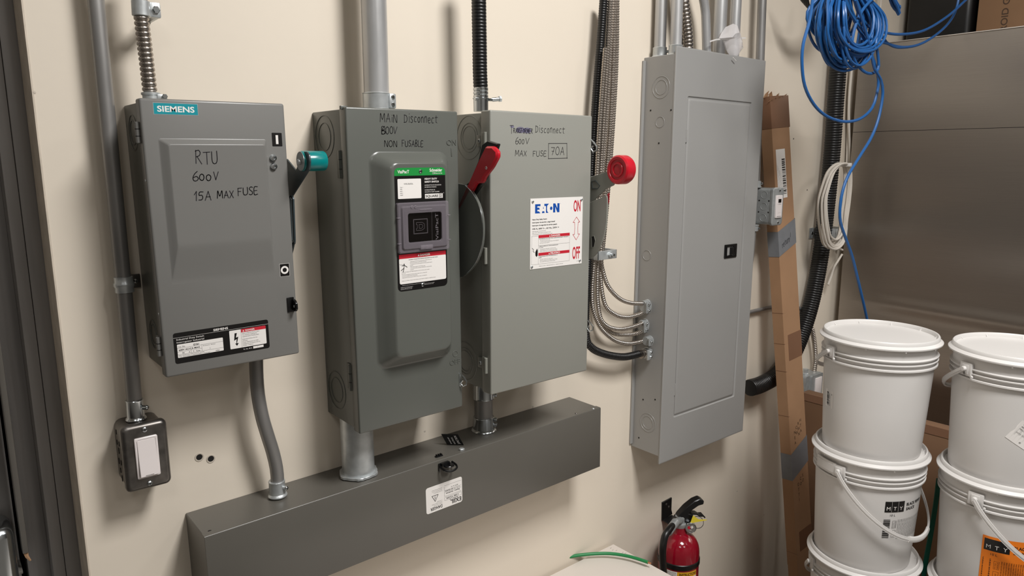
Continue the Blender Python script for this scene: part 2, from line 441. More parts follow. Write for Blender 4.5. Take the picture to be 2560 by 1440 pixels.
mb = MB(); mb.box(.2, .25, .085, 2.2, 0, 3, M_dark); struct(mb.build('wall_corridor_side'))

# dark steel door frame at the left
d = struct(thing('door_1', 'dark steel door frame and leaf at the left end of the cream wall', 'door', (.1, .1, 0)))
del d['category']
P0 = Vector((.1, .1, 0))
def dpart(name, x0, x1, y0, y1, z0, z1, m, b=.001):
    q = MB(); q.box(x0-.1, x1-.1, y0-.1, y1-.1, z0, z1, m, b, 2); return q.build(name, d)
dpart('frame_face', .1275, .1505, .087, .30, 0, 2.2, M_steel)
dpart('frame_face', .1095, .1268, .0885, .30, 0, 2.2, M_steel)
dpart('frame_rebate', .078, .1095, .135, .30, 0, 2.2, M_steel)
dpart('frame_head', -.86, .1505, .087, .30, 2.2, 2.3, M_steel)
dpart('frame_jamb', -.86, -.80, .087, .30, 0, 2.2, M_steel)
dpart('edge_seal', .0715, .0800, .098, .125, .955, 2.2, M_steel2, .0015)
q = MB(); q.tube([(-.0245, 0.005, .956), (-.023, .003, .947), (-.019, .001, .939)], [.004, .003, .0015], M_cardraw, 6); q.build('torn_seal_end', d)
dpart('leaf', -.80, .0690, .15, .19, 0.02, 2.19, M_steel)
dpart('bottom_bracket', .052, .069, .105, .149, .918, .924, M_steel2)
q = MB(); q.box(-.10, -.0375, -.03, .049, .5, 1.020, M_zinc, .018, 4); q.build('latch_housing', d)

# ================================================================ thin conduit and switch box at the left
t = thing('electrical_conduit', 'long dull grey steel conduit dropping to the rocker switch box at left', 'conduit', (.2375, -.028, 1.2))
mb = MB()
P = catmull([(.001, 0, .95), (.0008, 0, .7), (0, 0, .35), (-.0008, 0, .15), (-.002, 0, .001)], .02)
mb.tube(P, .0113, M_emt_d, 20); mb.build('pipe', t)
mb = MB(); conn(mb, (-.002, 0, -.013), (0, 0, 1), .0128, .034, M_zinc, (.75, -.6, 0)); mb.build('connector', t)
mb = MB(); z = .208                                             # one-hole strap
mb.lathe([(.0118, -.0125), (.0135, -.012), (.0135, -.0045), (.0150, -.002), (.0150, .002), (.0135, .0045), (.0135, .012), (.0118, .0125)], (0, 0, z), (0, 0, 1), M_galv, 24)
mb.box(.011, .029, .0235, .0265, z-.011, z+.011, M_boxmet, .001)
mb.box(.009, .0125, -.004, .026, z-.011, z+.011, M_boxmet, .001)
s_ = mb.build('strap', t)
mb = MB(); bolt(mb, (.022, .0235, z), (0, -1, 0), .004, M_zinc, .003); mb.build('screw', s_)

t = thing('switch_box', 'small pressed steel box with a white rocker switch at lower left', 'switch', (.2395, 0, 1.1335))
mb = MB(); mb.rings([[(u, y, v) for u, v in rrect(-.032, .032, -.0525, .0525, .012, 4)] for y in (-.001, -.047)], M_boxmet); mb.build('box', t)
cv = MB()
rr = lambda e, y, r: [(u, y, v) for u, v in rrect(-.0335+e, .0335-e, -.0555+e, .0555-e, r, 4)]
cv.rings([rr(.0006, -.047, .009), rr(0, -.049, .009), rr(0, -.0545, .009), rr(.0012, -.0575, .008), rr(.0045, -.0605, .006), rr(.0065, -.061, .005)], M_boxmet)
cover = cv.build('cover_plate', t)
for v in (.0455, -.0455):
    mb = MB(); bolt(mb, (0, -.061, v), (0, -1, 0), .0042, M_zinc, .0022); mb.build('screw', cover)
mb = MB(); mb.rings([[(u, y, v) for u, v in rrect(-.0168+e, .0168-e, -.0338+e, .0338-e, .002, 2)] for e, y in ((0, -.06), (0, -.0635), (.0008, -.0642), (.003, -.0642), (.0032, -.0625))], M_whitesw)
fr = mb.build('rocker_frame', t)
mb = MB(); mb.prism([(-.0300, 0), (-.0300, -.0022-.0045), (0, -.0036), (.0302, -.0016), (.0302, 0)][::-1], 'x', -.0134, .0134, M_whitesw, .0006)
mb.v = [(x, y2-.0625, z2) for (x, y2, z2) in [(a, c2, b2) for a, b2, c2 in mb.v]]
mb.box(-.006, .006, -.0696, -.0688, -.0282, -.0277, M_greyp)
mb.build('rocker_switch', t)
mb = MB()
for z, w_, y in ((.036, .004, -.016), (.020, .004, -.030), (.018, .004, -.014), (.006, .005, -.022), (-.012, .004, -.030), (-.014, .005, -.014), (-.028, .004, -.02), (-.040, .005, -.026)):
    mb.box(-.0327, -.0318, y-.0018, y+.0018, z-w_, z+w_, M_hole, .0008)
mb.build('knockout_slots', t)

# ================================================================ armoured cable into the first switch
t = thing('flexible_conduit', 'short ribbed steel flexible conduit entering top of leftmost safety switch', 'conduit', (.291, -.06, 1.69))
P = [Vector(p)-Vector((.291, -.06, 1.69)) for p in [(0.2915, -0.0600, 1.8799), (0.2903, -0.0600, 1.8356), (0.2895, -0.0600, 1.8076), (0.2904, -0.0600, 1.7739), (0.2913, -0.0600, 1.7397), (0.2918, -0.0600, 1.7139), (0.2923, -0.0600, 1.6936)]]
mb = MB(); corrug(mb, P, .0105, M_bx, .0072, .2, 14); mb.build('armour', t)
b_ = Vector([(0.2904, -0.0600, 1.8178)][0])-Vector((.291, -.06, 1.69))
mb = MB(); mb.lathe([(.0118, -.011), (.0130, -.010), (.0130, .010), (.0118, .011)], b_, (0.03, 0, 1), M_galv, 20)
mb.box(b_.x+.010, b_.x+.026, b_.y-.004, b_.y+.002, b_.z-.011, b_.z+.011, M_galv, .002)
mb.box(b_.x+.022, b_.x+.027, b_.y, .06, b_.z-.009, b_.z+.009, M_galv, .001)
s_ = mb.build('clamp', t)
mb = MB(); hexbolt(mb, b_+Vector((.019, -.004, 0)), (0, -1, 0), .0055, M_zinc, .004); mb.build('bolt', s_)
mb = MB(); mb.lathe([(.0165, -.004), (.0165, 0), (.012, .001), (.012, .008), (.0135, .009), (.0135, .012), (.011, .013)], (.0022, 0, -.004), (0, 0, 1), M_galv, 18)
mb.box(.008, .022, -.012, -.004, -.002, .006, M_galv, .001); hexbolt(mb, (.018, -.012, .003), (0, -1, 0), .004, M_zinc, .004)
mb.build('connector', t)


# ================================================================ safety switch 1 (leftmost)
def sw_root(name, label, cx, cz, deg): return thing(name, label, 'safety switch', (cx, 0, cz), math.radians(deg), group='wall mounted safety switches')
def shell(parent, w, h, depth, m, inset=.004, lip=.022, name='enclosure'):
    q = MB(); q.box(-w/2+inset, w/2-inset, -depth+lip, 0, -h/2+inset*.6, h/2-inset*.6, m, .002, 2); return q.build(name, parent)
def hinge(parent, x, y, z, h, m, r=.0035):
    q = MB(); q.cyl((x-r*.5, y, z-h/2), (x-r*.5, y, z+h/2), r, m, 12, b=.0006)
    for k in (-1/6, 1/6): q.cyl((x-r*.5, y, z+k*h-.0005), (x-r*.5, y, z+k*h+.0005), r*1.06, M_hole, 12)
    q.box(x-.0008, x+.0012, y+.001, y+.017, z-h/2, z+h/2, m, .0004)
    return q.build('hinge', parent)
b1 = sw_root('safety_switch', 'leftmost grey safety switch with teal brand label and teal handle grip', .36765, 1.48015, -.30)
W, H, Dp = .2117, .4117, .1249
shell(b1, W, H, Dp, M_b1s, .0065, .016)
dq = MB(); dq.box(-W/2, W/2, -Dp, -Dp+.022, -H/2, H/2, M_b1, .0035, 3)
def bulge(mbx, o, i, y, h, m, ro=.004, ri=.004, k=3, soft=True):
    """raised panel: outer (u0,u1,v0,v1) on the door, inner at height h"""
    def R(t, hh, r): return [(u, y-hh, v) for u, v in rrect(*[o[j]+(i[j]-o[j])*t for j in range(4)], r, k)]
    sp = [(0, -.05), (0, 0), (.06, .015), (.16, .10), (.5, .5), (.84, .90), (.94, .985), (1.0, 1), (1.06, 1)] if soft else [(0, -.05), (.02, .01), (.98, .985), (1.02, 1)]
    mbx.rings([R(t, h*g, ro+(ri-ro)*min(1, max(0, t))) for t, g in sp], m, False, True)
bulge(dq, (-.0855, .0732, -.0646, .150), (-.0735, .0662, -.004, .1405), -Dp, .0095, M_b1, .003, .003, 2)
dq.build('door', b1)
for z in (.158, -.158): hinge(b1, -W/2-.001, -Dp+.011, z, .030, M_b1)
for z, rs in ((.160, (.018, .026)), (-.153, (.016, .023))): knockout('knockout', b1, (-W/2+.0062, -.046, z), (1, 0, 0), rs, M_b1s)
for z in (.09, -.107):
    q = MB(); bolt(q, (-W/2, -Dp+.006, z), (-1, 0, 0), .0022, M_galv, .001); q.build('side_screw', b1)
F = front(-Dp)
c = Card(F); c.rect(-.0880, -.0266, .1835, .2002, M_galv, 1); c.rect(-.0874, -.0272, .1841, .1996, M_tealp, 2)
c.text('SIEMENS', -.0573, .1877, .0080, M_white, 3, w=.0510, al='c', bold=.00035); c.build('brand_label', b1, 'teal brand label with white lettering')
c = Card(F); c.rect(.0824, .0988, .1389, .1601, M_blackp, 1, .001); c.rect(.0885, .0925, .1425, .1565, M_white, 2); c.build('on_mark', b1, 'black label with a white bar')
c = Card(F); c.rect(.0809, .0974, -.0713, -.0500, M_white, 1); c.rect(.0813, .0970, -.0709, -.0504, M_blackp, 2)
c.disc(.0891, -.0606, .0066, M_white, 3, 24); c.disc(.0891, -.0606, .0036, M_blackp, 4, 20); c.build('off_mark', b1, 'black label with a white ring')
for v in (.1207, .1075):
    q = MB(); q.lathe([(.0056, 0), (.0056, .0015), (.0048, .004), (.0026, .0044), (.0024, .002), (.0001, .002)], (.082, -Dp, v), (0, -1, 0), M_zinc, 20); q.build('keeper_stud', b1)
q = MB(); q.box(.0892, .1012, -Dp-.002, -Dp+.001, -.1323, -.1072, M_blackg, .0008)
q.prism([(-Dp-.002, -.110), (-Dp-.010, -.111), (-Dp-.016, -.116), (-Dp-.016, -.126), (-Dp-.012, -.130), (-Dp-.002, -.130)], 'x', .0975, .1015, M_blackg, .0008)
q.box(.0965, .1010, -Dp-.0105, -Dp-.0065, -.1235, -.1195, M_zinc, .0008); q.build('latch', b1, 'black latch tab')
# nameplate: coordinates relative to its own corner
c = Card(F); U, V = -.0907, -.1868; pw, ph = .1462, .0480
c.poly(rrect(U, U+pw, V, V+ph, .0035, 4), M_blackp, 1)
fx = lambda px: U+pw*(px-120)/(2300-120)                       # label measured in its own units
c.rect(U, U+pw, V+.0403, V+.0406, M_white, 2)
c.text('SIEMENS', U+.0705, V+.0422, .0034, M_white, 2, w=.0225, al='c', bold=.00022)
c.text('Industrial Duty Switch', U+.0045, V+.0362, .0026, M_white, 2, w=.040)
c.text('Interrupteur Industriel', U+.0045, V+.0318, .0026, M_white, 2, w=.040)
c.rect(U+.0045, U+.0725, V+.0090, V+.0300, M_white, 2, .001)
for v in (.0238, .0182, .0138): c.rect(U+.0045, U+.0725 if v != .0182 else U+.040, V+v, V+v+.00025, M_blackp, 3)
c.rect(U+.040, U+.04025, V+.0138, V+.0238, M_blackp, 3); c.rect(U+.024, U+.02425, V+.0138, V+.0182, M_blackp, 3)
c.text('Cat. No.', U+.006, V+.0250, .0021, M_blackp, 3); c.text('ID361', U+.028, V+.0248, .0026, M_blackp, 3, bold=.00015)
c.text('600V AC/CA MAX', U+.0065, V+.0197, .0024, M_blackp, 3, w=.031, bold=.00015)
c.text('30', U+.011, V+.0147, .0024, M_blackp, 3); c.text('A', U+.0205, V+.0147, .0022, M_blackp, 3); c.text('3', U+.027, V+.0147, .0024, M_blackp, 3); c.text('Poles', U+.0315, V+.0147, .0020, M_blackp, 3)
c.text('Enclosure / Boitier', U+.042, V+.0214, .0012, M_blackp, 3, w=.019); c.text('1', U+.052, V+.0152, .0022, M_blackp, 3)
c.text('See additional information inside', U+.006, V+.0118, .0012, M_blackp, 3, w=.037); c.text('Voir informations additionnelles a l\'interieur', U+.006, V+.0098, .0012, M_blackp, 3, w=.046); c.text('76061', U+.060, V+.0098, .0020, M_blackp, 3)
c.rect(U+.0830, U+.1415, V+.0085, V+.0385, M_white, 2, .0012)
c.rect(U+.1015, U+.1415, V+.0332, V+.0385, M_redp, 3, .0008); c.rect(U+.1012, U+.1015, V+.0085, V+.0385, M_greyp, 3)
tri(c, U+.1052, V+.0355, .0014, M_white, 4); c.text('DANGER', U+.1085, V+.0344, .0026, M_white, 4, w=.0150, bold=.0002)
c.lines(U+.1028, V+.0305, ['Hazard of Electrical Shock or Burn', 'Turn off power supplying this', 'equipment before working inside.'], .0014, .0026, M_blackp, 3, wmax=.035)
c.lines(U+.1028, V+.0212, ['Risque de brulures et de choc', 'electrique.', 'Couper l\'alimentation et verifier', 'l\'equipement hors tension avant de', 'travailler a l\'interieur.'], .0014, .0026, M_blackp, 3, wmax=.036)
c.poly([(U+.0912, V+.0335), (U+.0948, V+.0335), (U+.0928, V+.0262), (U+.0966, V+.0272), (U+.0938, V+.0168), (U+.0966, V+.0168), (U+.0936, V+.0125), (U+.0910, V+.0168), (U+.0928, V+.0168), (U+.0938, V+.0238), (U+.0897, V+.0215)], M_blackp, 3)
c.text('Pc. No. 4512', U+.1035, V+.0042, .0018, M_white, 2, w=.0135); c.rect(U+.119, U+.136, V+.0035, V+.0072, M_white, 2); c.text('1', U+.126, V+.0043, .0018, M_blackp, 3)
c.build('nameplate', b1, 'black nameplate with white data fields and lightning bolt')
c = Card(front(-Dp-.0096))
hand(c, 'RTU', -.0390, .1130, -.0080, .0180, M_ink, .0012, seed=2)
hand(c, '6', -.0455, .0885, -.0375, .0140, M_ink, .0012, seed=3); hand(c, '00', -.0360, .0885, -.0195, .0150, M_ink, .0012, seed=5); hand(c, 'V', -.0150, .0895, -.0080, .0125, M_ink, .0012, seed=4)
hand(c, '15A', -.0455, .0590, -.0215, .0130, M_ink, .0012, seed=5); hand(c, 'MAX', -.0120, .0610, .0120, .0105, M_ink, .0012, seed=6); hand(c, 'FUSE', .0190, .0640, .0500, .0120, M_ink, .0012, seed=7, slope=.05)
c.build('marker_writing', b1, 'black marker handwriting')
# operating handle on the right-hand side: coordinates in the room, then brought into the switch frame
def rel(root, pts): return [(p[0]-root.location.x, p[1], p[2]-root.location.z) for p in pts]
def YZ(root, pts): return [(p[1], p[2]-root.location.z) for p in pts]
xs = W/2+.001
arm = YZ(b1, [(0.4920, -0.0842, 1.5993), (0.4920, -0.1191, 1.5805), (0.4920, -0.1388, 1.5980), (0.4920, -0.1429, 1.6056), (0.4920, -0.1527, 1.6106), (0.4920, -0.1648, 1.6105), (0.4920, -0.1731, 1.6055), (0.4920, -0.1748, 1.5949), (0.4920, -0.1703, 1.5824), (0.4920, -0.0969, 1.5373), (0.4920, -0.0738, 1.5276)])
q = MB(); q.prism(arm, 'x', xs+.014, xs+.017, M_tealgrey, .0004); ha = q.build('handle_arm', b1, 'dark blue-grey steel handle arm')
ctr = YZ(b1, [(0.4950, -0.1486, 1.5955)])[0]
q = MB(); q.lathe([(.0150, -.002), (.0162, 0), (.0162, .036), (.0150, .038), (.0120, .038)], (xs+.013, ctr[0], ctr[1]), (1, 0, 0), M_teal, 32)
q.lathe([(.0152, -.0024), (.0152, -.0030), (.0001, -.0030)], (xs+.013, ctr[0], ctr[1]), (1, 0, 0), M_boxgal, 28)
q.cyl((xs+.0055, ctr[0], ctr[1]-.001), (xs+.0105, ctr[0], ctr[1]-.001), .0045, M_galv, 14, b=.001); q.build('handle_grip', b1, 'teal roller grip')
lp = YZ(b1, [(0.4920, -0.0695, 1.5443), (0.4920, -0.1020, 1.5388), (0.4920, -0.1185, 1.5407), (0.4920, -0.1254, 1.5331), (0.4920, -0.1183, 1.4677), (0.4920, -0.0885, 1.4418), (0.4920, -0.0591, 1.4263)])
h0, h1 = YZ(b1, [(0.4920, -0.1126, 1.5326), (0.4920, -0.1083, 1.4655)])
def stadium(a, b_, r, x, n=8):
    A, B = Vector(a), Vector(b_); d = (A-B).normalized(); p_ = Vector((-d.y, d.x)); out = []
    for c0, sg in ((A, 1), (B, -1)):
        for i in range(n+1):
            t = PI*i/n; v = c0+(p_*math.cos(t)+d*math.sin(t))*sg*r; out.append((x, v.x, v.y))
    return out
q = MB(); x0, x1 = xs+.006, xs+.0085
q.rings([stadium(h0, h1, .0075, x0), stadium(h0, h1, .0034, x0), stadium(h0, h1, .0034, x1), stadium(h0, h1, .0075, x1)], M_tealgrey, False, False, loop=True)
q.tube(stadium(h0, h1, .0036, x0-.0006), .0007, M_zinc, 6, loop=True)
q.prism([(h0[0]+.004, h0[1]+.006), (h0[0]+.03, h0[1]+.012), (h1[0]+.034, h1[1]-.03), (h1[0]+.010, h1[1]-.026), (h1[0]-.005, h1[1]-.004), (h1[0]+.006, h1[1]+.002)], 'x', x0, x1, M_tealgrey, .0004)
q.build('lock_off_plate', b1, 'dark steel plate with a long padlock slot')
q = MB(); q.box(xs-.003, xs+.006, -.105, -.03, -.06, .10, M_b1s, .002); q.build('mechanism_cover', b1)

# conduit from switch 1 down to the wireway
t = thing('electrical_conduit', 'offset-bent steel conduit between leftmost safety switch and the wireway', 'conduit', (.4488, -.047, .9942))
O = Vector((.4488, -.047, .9942))
P = [Vector(p)-O for p in [(0.4284, -0.0470, 1.2693), (0.4267, -0.0470, 1.2335), (0.4268, -0.0470, 1.1933), (0.4312, -0.0470, 1.1517), (0.4382, -0.0470, 1.1162), (0.4462, -0.0470, 1.0799), (0.4508, -0.0470, 1.0479), (0.4513, -0.0470, 1.0206), (0.4498, -0.0470, 0.9969)]]
q = MB(); q.tube(catmull(P, .012), .0117, M_emt_d, 20); q.build('pipe', t)
q = MB(); conn(q, P[-1]*0+Vector((P[-1].x, 0, 0)), (0, 0, 1), .0142, .030, M_galv, (.5, -.8, 0)); q.build('connector', t)


# ================================================================ safety switch 2 (middle)
b2 = sw_root('safety_switch', 'middle dark grey-green safety switch with raised centre and clear viewing window', .68635, 1.3974, -.10)
W, H, Dp = .2289, .5764, .1395
shell(b2, W, H, Dp, M_b2, .0045, .018)
q = MB(); q.box(-W/2, W/2, -Dp, -Dp+.024, -H/2, H/2, M_b2, .003, 3)
bulge(q, (-.0755, .0905, -.1765, .2145), (-.0455, .0685, -.1500, .1930), -Dp, .029, M_b2, .020, .014, 6)
q.box(-W/2-.003, -W/2+.010, -Dp+.010, -Dp+.016, H/2-.004, H/2+.002, M_b2, .001)
q.build('door', b2)
knockout('knockout', b2, (-W/2+.0042, -.047, .241), (1, 0, 0), (.024, .037), M_b2); knockout('knockout', b2, (-W/2+.0042, -.045, -.229), (1, 0, 0), (.024, .036), M_b2)
for z in (.193, -.188): hinge(b2, -W/2+.003, -Dp+.027, z, .048, M_b2, .004)
F = front(-Dp)
c = Card(F)
hand(c, 'MAiN', -.0500, .2650, -.0165, .0142, M_ink, .0011, seed=11); hand(c, 'D', -.0020, .2655, .0045, .0130, M_ink, .0011, seed=3); hand(c, 'isconnect', .0075, .2655, .0690, .0165, M_ink, .0011, seed=12)
hand(c, '6', -.0480, .2445, -.0410, .0135, M_ink, .0011, seed=13); hand(c, 'B', -.0482, .2445, -.0408, .0125, M_ink, .0011, seed=18)
hand(c, 'OO', -.0395, .2450, -.0255, .0120, M_ink, .0011, seed=14); hand(c, 'V', -.0240, .2450, -.0170, .0125, M_ink, .0011, seed=15)
hand(c, 'NON', -.0430, .2230, -.0185, .0105, M_ink, .0011, seed=16); hand(c, 'FUSABLE', -.0080, .2235, .0365, .0105, M_ink, .0011, seed=17)
c.build('marker_writing', b2, 'black marker handwriting')
def emboss(parent, name, txt, u, v, h, m, y):
    V_, F_ = text_geo(txt); k = h/.70; x0 = min(p[0] for p in V_); bm = bmesh.new()
    vs = [bm.verts.new((u+(p[0]-x0)*k, y, v+p[1]*k)) for p in V_]
    for f in F_:
        try: bm.faces.new([vs[i] for i in f])
        except ValueError: pass
    g = bmesh.ops.extrude_face_region(bm, geom=bm.faces[:])
    for x in g['geom']:
        if isinstance(x, bmesh.types.BMVert): x.co.y -= .0009
    q = MB(); q.bm(bm, m); return q.build(name, parent)
emboss(b2, 'on_lettering', 'ON', .0880, .2265, .0100, M_b2, -Dp); emboss(b2, 'off_lettering', 'OFF', .0850, -.1970, .0100, M_b2, -Dp)
q = MB(); q.box(.0978, .1000, -Dp-.0009, -Dp, .2060, .2215, M_b2, .0004); q.build('on_mark', b2)
q = MB(); q.ring((.0984, -Dp, -.1755), (0, 1, 0), .0055, .0009, M_b2, 24, 6); q.build('off_mark', b2)
# tall label on the raised centre
Y2 = -Dp-.0292
F2 = front(Y2)
c = Card(F2); u0, u1, v0, v1 = -.0425, .0635, -.0310, .1865
lab = rrect(u0, u1, v0, v1, .008, 4)
c.plate(lab, M_blackp, .0003)
gr = [p for p in lab if p[1] > .170]; c.poly([(u0, .1728), (u1, .1728)] + [p for p in rrect(u0, u1, v0, v1, .008, 4) if p[1] > .173], M_greenp, 1)
c.text('VisiPacT', u0+.0065, .1772, .0054, M_white, 2, w=.0235, bold=.00015)
c.text('Schneider', u1-.0065, .1792, .0054, M_white, 2, w=.0270, al='r', bold=.0003); c.text('Electric', u1-.0065, .1752, .0024, M_white, 2, w=.0175, al='r'); c.line(_el(u1-.0262, .1764, .0014, .0016, 10), .0006, M_white, 2)
c.rect(-.0365, .0115, .1330, .1675, M_white, 1, .0015)
c.text('VHU363GL', -.0240, .1575, .0026, M_blackp, 2, w=.019); c.lines(-.0320, .1522, ['Type 1', '100A', '600V~', '600V=', '100HP'], .0016, .0034, M_blackp, 2)
c.lines(.0190, .1650, ['HEAVY DUTY', 'SAFETY SWITCH'], .0031, .0052, M_white, 1, wmax=.030, bold=.0002)
c.lines(.0190, .1545, ['INTERRUPTOR DE SEGURIDAD', 'DE SERVICIO PESADO'], .0018, .0035, M_white, 1, wmax=.0385)
c.lines(.0190, .1460, ['INTERRUPTEUR DE', 'SECURITE A FORT CALIBRE'], .0018, .0035, M_white, 1, wmax=.0340)
c.rect(.0190, .0572, .1318, .1400, M_white, 1); c.text('SQUARE', .0205, .1338, .0042, M_blackp, 2, w=.0265, bold=.0002)
c.rect(.0488, .0558, .1328, .1392, M_blackp, 2); c.rect(.0495, .0551, .1334, .1386, M_white, 3); c.text('D', .0509, .1342, .0037, M_blackp, 4, bold=.0003)
c.text('TM', .0580, .1400, .0011, M_white, 1)
c.poly(rrect(-.0385, .0610, -.0180, .0285, .003, 3), M_white, 1); c.rect(-.0385, .0610, .0275, .0350, M_redp, 2)
tri(c, .0020, .0310, .0020, M_white, 3); c.text('DANGER', .0052, .0293, .0038, M_white, 3, w=.0215, bold=.0003)
c.text('HAZARD OF ELECTRIC SHOCK, EXPLOSION OR ARC FLASH', -.0190, .0240, .0013, M_blackp, 2, w=.062, bold=.0001)
c.lines(-.0165, .0208, ['- Apply appropriate personal protective equipment (PPE) and follow safe', '  electrical work practices. See NFPA 70E or CSA Z462.', '- This equipment must only be installed and serviced by qualified electrical', '  personnel.', '- Never operate energized switch with door open.', '- Turn off power before removing or installing fuses or making load side', '  connections.'], .0011, .0025, M_blackp, 2, wmax=.073)
c.lines(-.0340, .0030, ['- Always use a properly rated voltage sensing device at all line and load fuse clips to confirm', '  power is off.', '- Turn off power supplying switch before doing any other work on or inside switch.', '- Do not use renewable link fuses in fused switches.', '- Replace all devices, doors and covers before turning on power to this equipment.'], .0011, .0025, M_blackp, 2, wmax=.091)
c.text('Failure to follow these instructions will result in death or serious injury.', -.0340, -.0128, .0012, M_blackp, 2, w=.072)
c.disc(-.0285, .0175, .0011, M_blackp, 2, 10)                    # stick figure struck by an arc
for a in ([(-.0285, .0165), (-.0292, .0105)], [(-.0292, .0105), (-.0350, .0068)], [(-.0292, .0105), (-.0308, .0040)], [(-.0285, .0160), (-.0225, .0118)], [(-.0285, .0160), (-.0330, .0150)]): c.line(a, .0011, M_blackp, 2)
c.line([(-.0380, .0180), (-.0350, .0165), (-.0345, .0172), (-.0305, .0168)], .0004, M_blackp, 2)
c.lines(-.0340, -.0208, ['Indicating device: replace in pairs. Read all instructions before use. Warranty void if altered.'], .0009, .002, M_white, 1, wmax=.078)
c.lines(-.0370, -.0242, ['Assembled product of mixed origin, see parts list', 'Interrupteur a usage intensif, lire les consignes', 'Interruptor de servicio pesado, lea el manual'], .0009, .0019, M_white, 1, wmax=.034); c.lines(.0130, -.0222, ['Manufactured under one or more patents', 'Fabrique sous un ou plusieurs brevets'], .0009, .0019, M_white, 1, wmax=.044)
c.build('data_label', b2, 'tall black label with a green head and red danger block')
for u, v in ((.0110, .1800), (.0090, -.0235)):
    q = MB(); bolt(q, (u, Y2, v), (0, -1, 0), .0036, M_zinc, .0022); q.build('label_screw', b2)
# viewing window
q = MB(); q.rings([[(u, y, v) for u, v in rrect(-.0425+e, .0655-e, .0375+e, .1265-e, .004, 3)] for e, y in ((0, Y2-.0002), (0, Y2-.006), (.0015, Y2-.0075), (.006, Y2-.0075), (.008, Y2-.0105), (.016, Y2-.0110), (.0185, Y2-.0105), (.0190, Y2-.008))], M_clear, False, False)
win = q.build('window_frame', b2, 'clear plastic window frame')
q = MB(); q.rings([[(u, y, v) for u, v in rrect(-.0255, .0490, .0545, .1100, .001, 1)] for y in (Y2-.0003, Y2-.0055)], M_darkwin); q.build('dark_pane', win)
YW = Y2-.0057
c = Card(front(YW))
for a in (.0148, .0138): c.line([(.0045-a, .0835-a*.88), (.0045+a, .0835-a*.88), (.0045+a, .0835+a*.88), (.0045-a, .0835+a*.88)], .00035, M_outline, 1, True)
for pts in ([(-.0045, .0765), (.0075, .0765), (.0125, .0795), (.0125, .0875), (.0075, .0905), (-.0045, .0905), (-.0045, .0870), (-.0025, .0870), (-.0025, .0800), (-.0045, .0800)], [(.0015, .0800), (.0070, .0800), (.0085, .0815), (.0085, .0855), (.0070, .0870), (.0015, .0870)]): c.line(pts, .0004, M_outline, 1, True)
c.line([(.0285, .0560), (.0285, .1085)], .0003, M_outline, 1)
c.text('VisiPacT', .0420, .0570, .0060, M_outline, 1, w=.0480, rot=PI/2)
c.build('etched_mark', win, 'etched outline letter and vertical lettering')
for u in (-.0435, .0615):
    for v in (.0555, .1005):
        q = MB(); q.box(u, u+.006, Y2-.0085, Y2-.003, v-.0010, v+.0010, M_clear, .0004); q.build('clip', win)
q = MB(); q.box(.000, .026, Y2-.0118, Y2-.007, .1125, .1145, M_clear, .0004); q.build('finger_tab', win)
q = MB(); q.box(.000, .026, Y2-.0118, Y2-.007, .0425, .0500, M_clear, .0006); q.build('finger_tab', win)
for u, v in ((-.0155, .1190), (-.0085, .1190), (.0130, .0455)):
    q = MB(); q.ring((u, Y2-.0114, v), (0, 1, 0), .0022, .0006, M_clear, 14, 5); q.build('moulded_ring', win)
def eye_latch(root, u, v, y, s=1.0):
    q = MB(); q.box(u-.006*s, u-.003*s, y-.002, y+.004, v-.013*s, v+.013*s, M_zinc, .0006)
    q.tube([(u-.004*s, y-.002, v+.013*s), (u+.0005*s, y-.008*s, v+.006*s), (u+.004*s, y-.012*s, v-.002*s), (u+.003*s, y-.012*s, v-.009*s), (u-.002*s, y-.007*s, v-.012*s), (u-.004*s, y-.003*s, v-.006*s), (u-.001*s, y-.006*s, v+.000)], .0016*s, M_zinc, 8)
    return q.build('padlock_eye', root, 'bright zinc padlock eye')
eye_latch(b2, .1125, -.2310, -Dp, 1.0)
# side mechanism and handle (right-hand side)
xs = W/2
disc = YZ(b2, [(0.8150, -0.0961, 1.5543), (0.8150, -0.1425, 1.5501), (0.8150, -0.1689, 1.5336), (0.8150, -0.1884, 1.5083), (0.8150, -0.1965, 1.4790), (0.8150, -0.1934, 1.4411), (0.8150, -0.1778, 1.4091), (0.8150, -0.1555, 1.3872), (0.8150, -0.1287, 1.3705), (0.8150, -0.0900, 1.3592)])
disc = [disc[0]]+[(p.x, p.y) for p in catmull([(a, b, 0) for a, b in disc[1:-1]], .008)]+[disc[-1]]
q = MB(); q.prism(disc, 'x', xs+.012, xs+.018, M_b2, .0008)
q.tube([(xs+.0118, a, b) for a, b in disc[1:-1]], .0010, M_zinc, 6)
q.build('handle_guard', b2, 'curved dark steel guard plate')
q = MB(); q.box(xs-.003, xs+.012, -.115, -.03, -.10, .17, M_b2, .002); q.build('mechanism_cover', b2)
hA = YZ(b2, [(0.8220, -0.0690, 1.4578), (0.8220, -0.0710, 1.5180), (0.8220, -0.1101, 1.5413), (0.8220, -0.1421, 1.5552), (0.8220, -0.1708, 1.5937), (0.8220, -0.1837, 1.6243), (0.8220, -0.2008, 1.6313), (0.8220, -0.2313, 1.6250), (0.8220, -0.2218, 1.6074), (0.8220, -0.1924, 1.5615), (0.8220, -0.1412, 1.5171)])
q = MB(); q.prism(hA, 'x', xs+.022, xs+.030, M_blackg, .0015); q.build('handle_back', b2, 'black half of the lever')
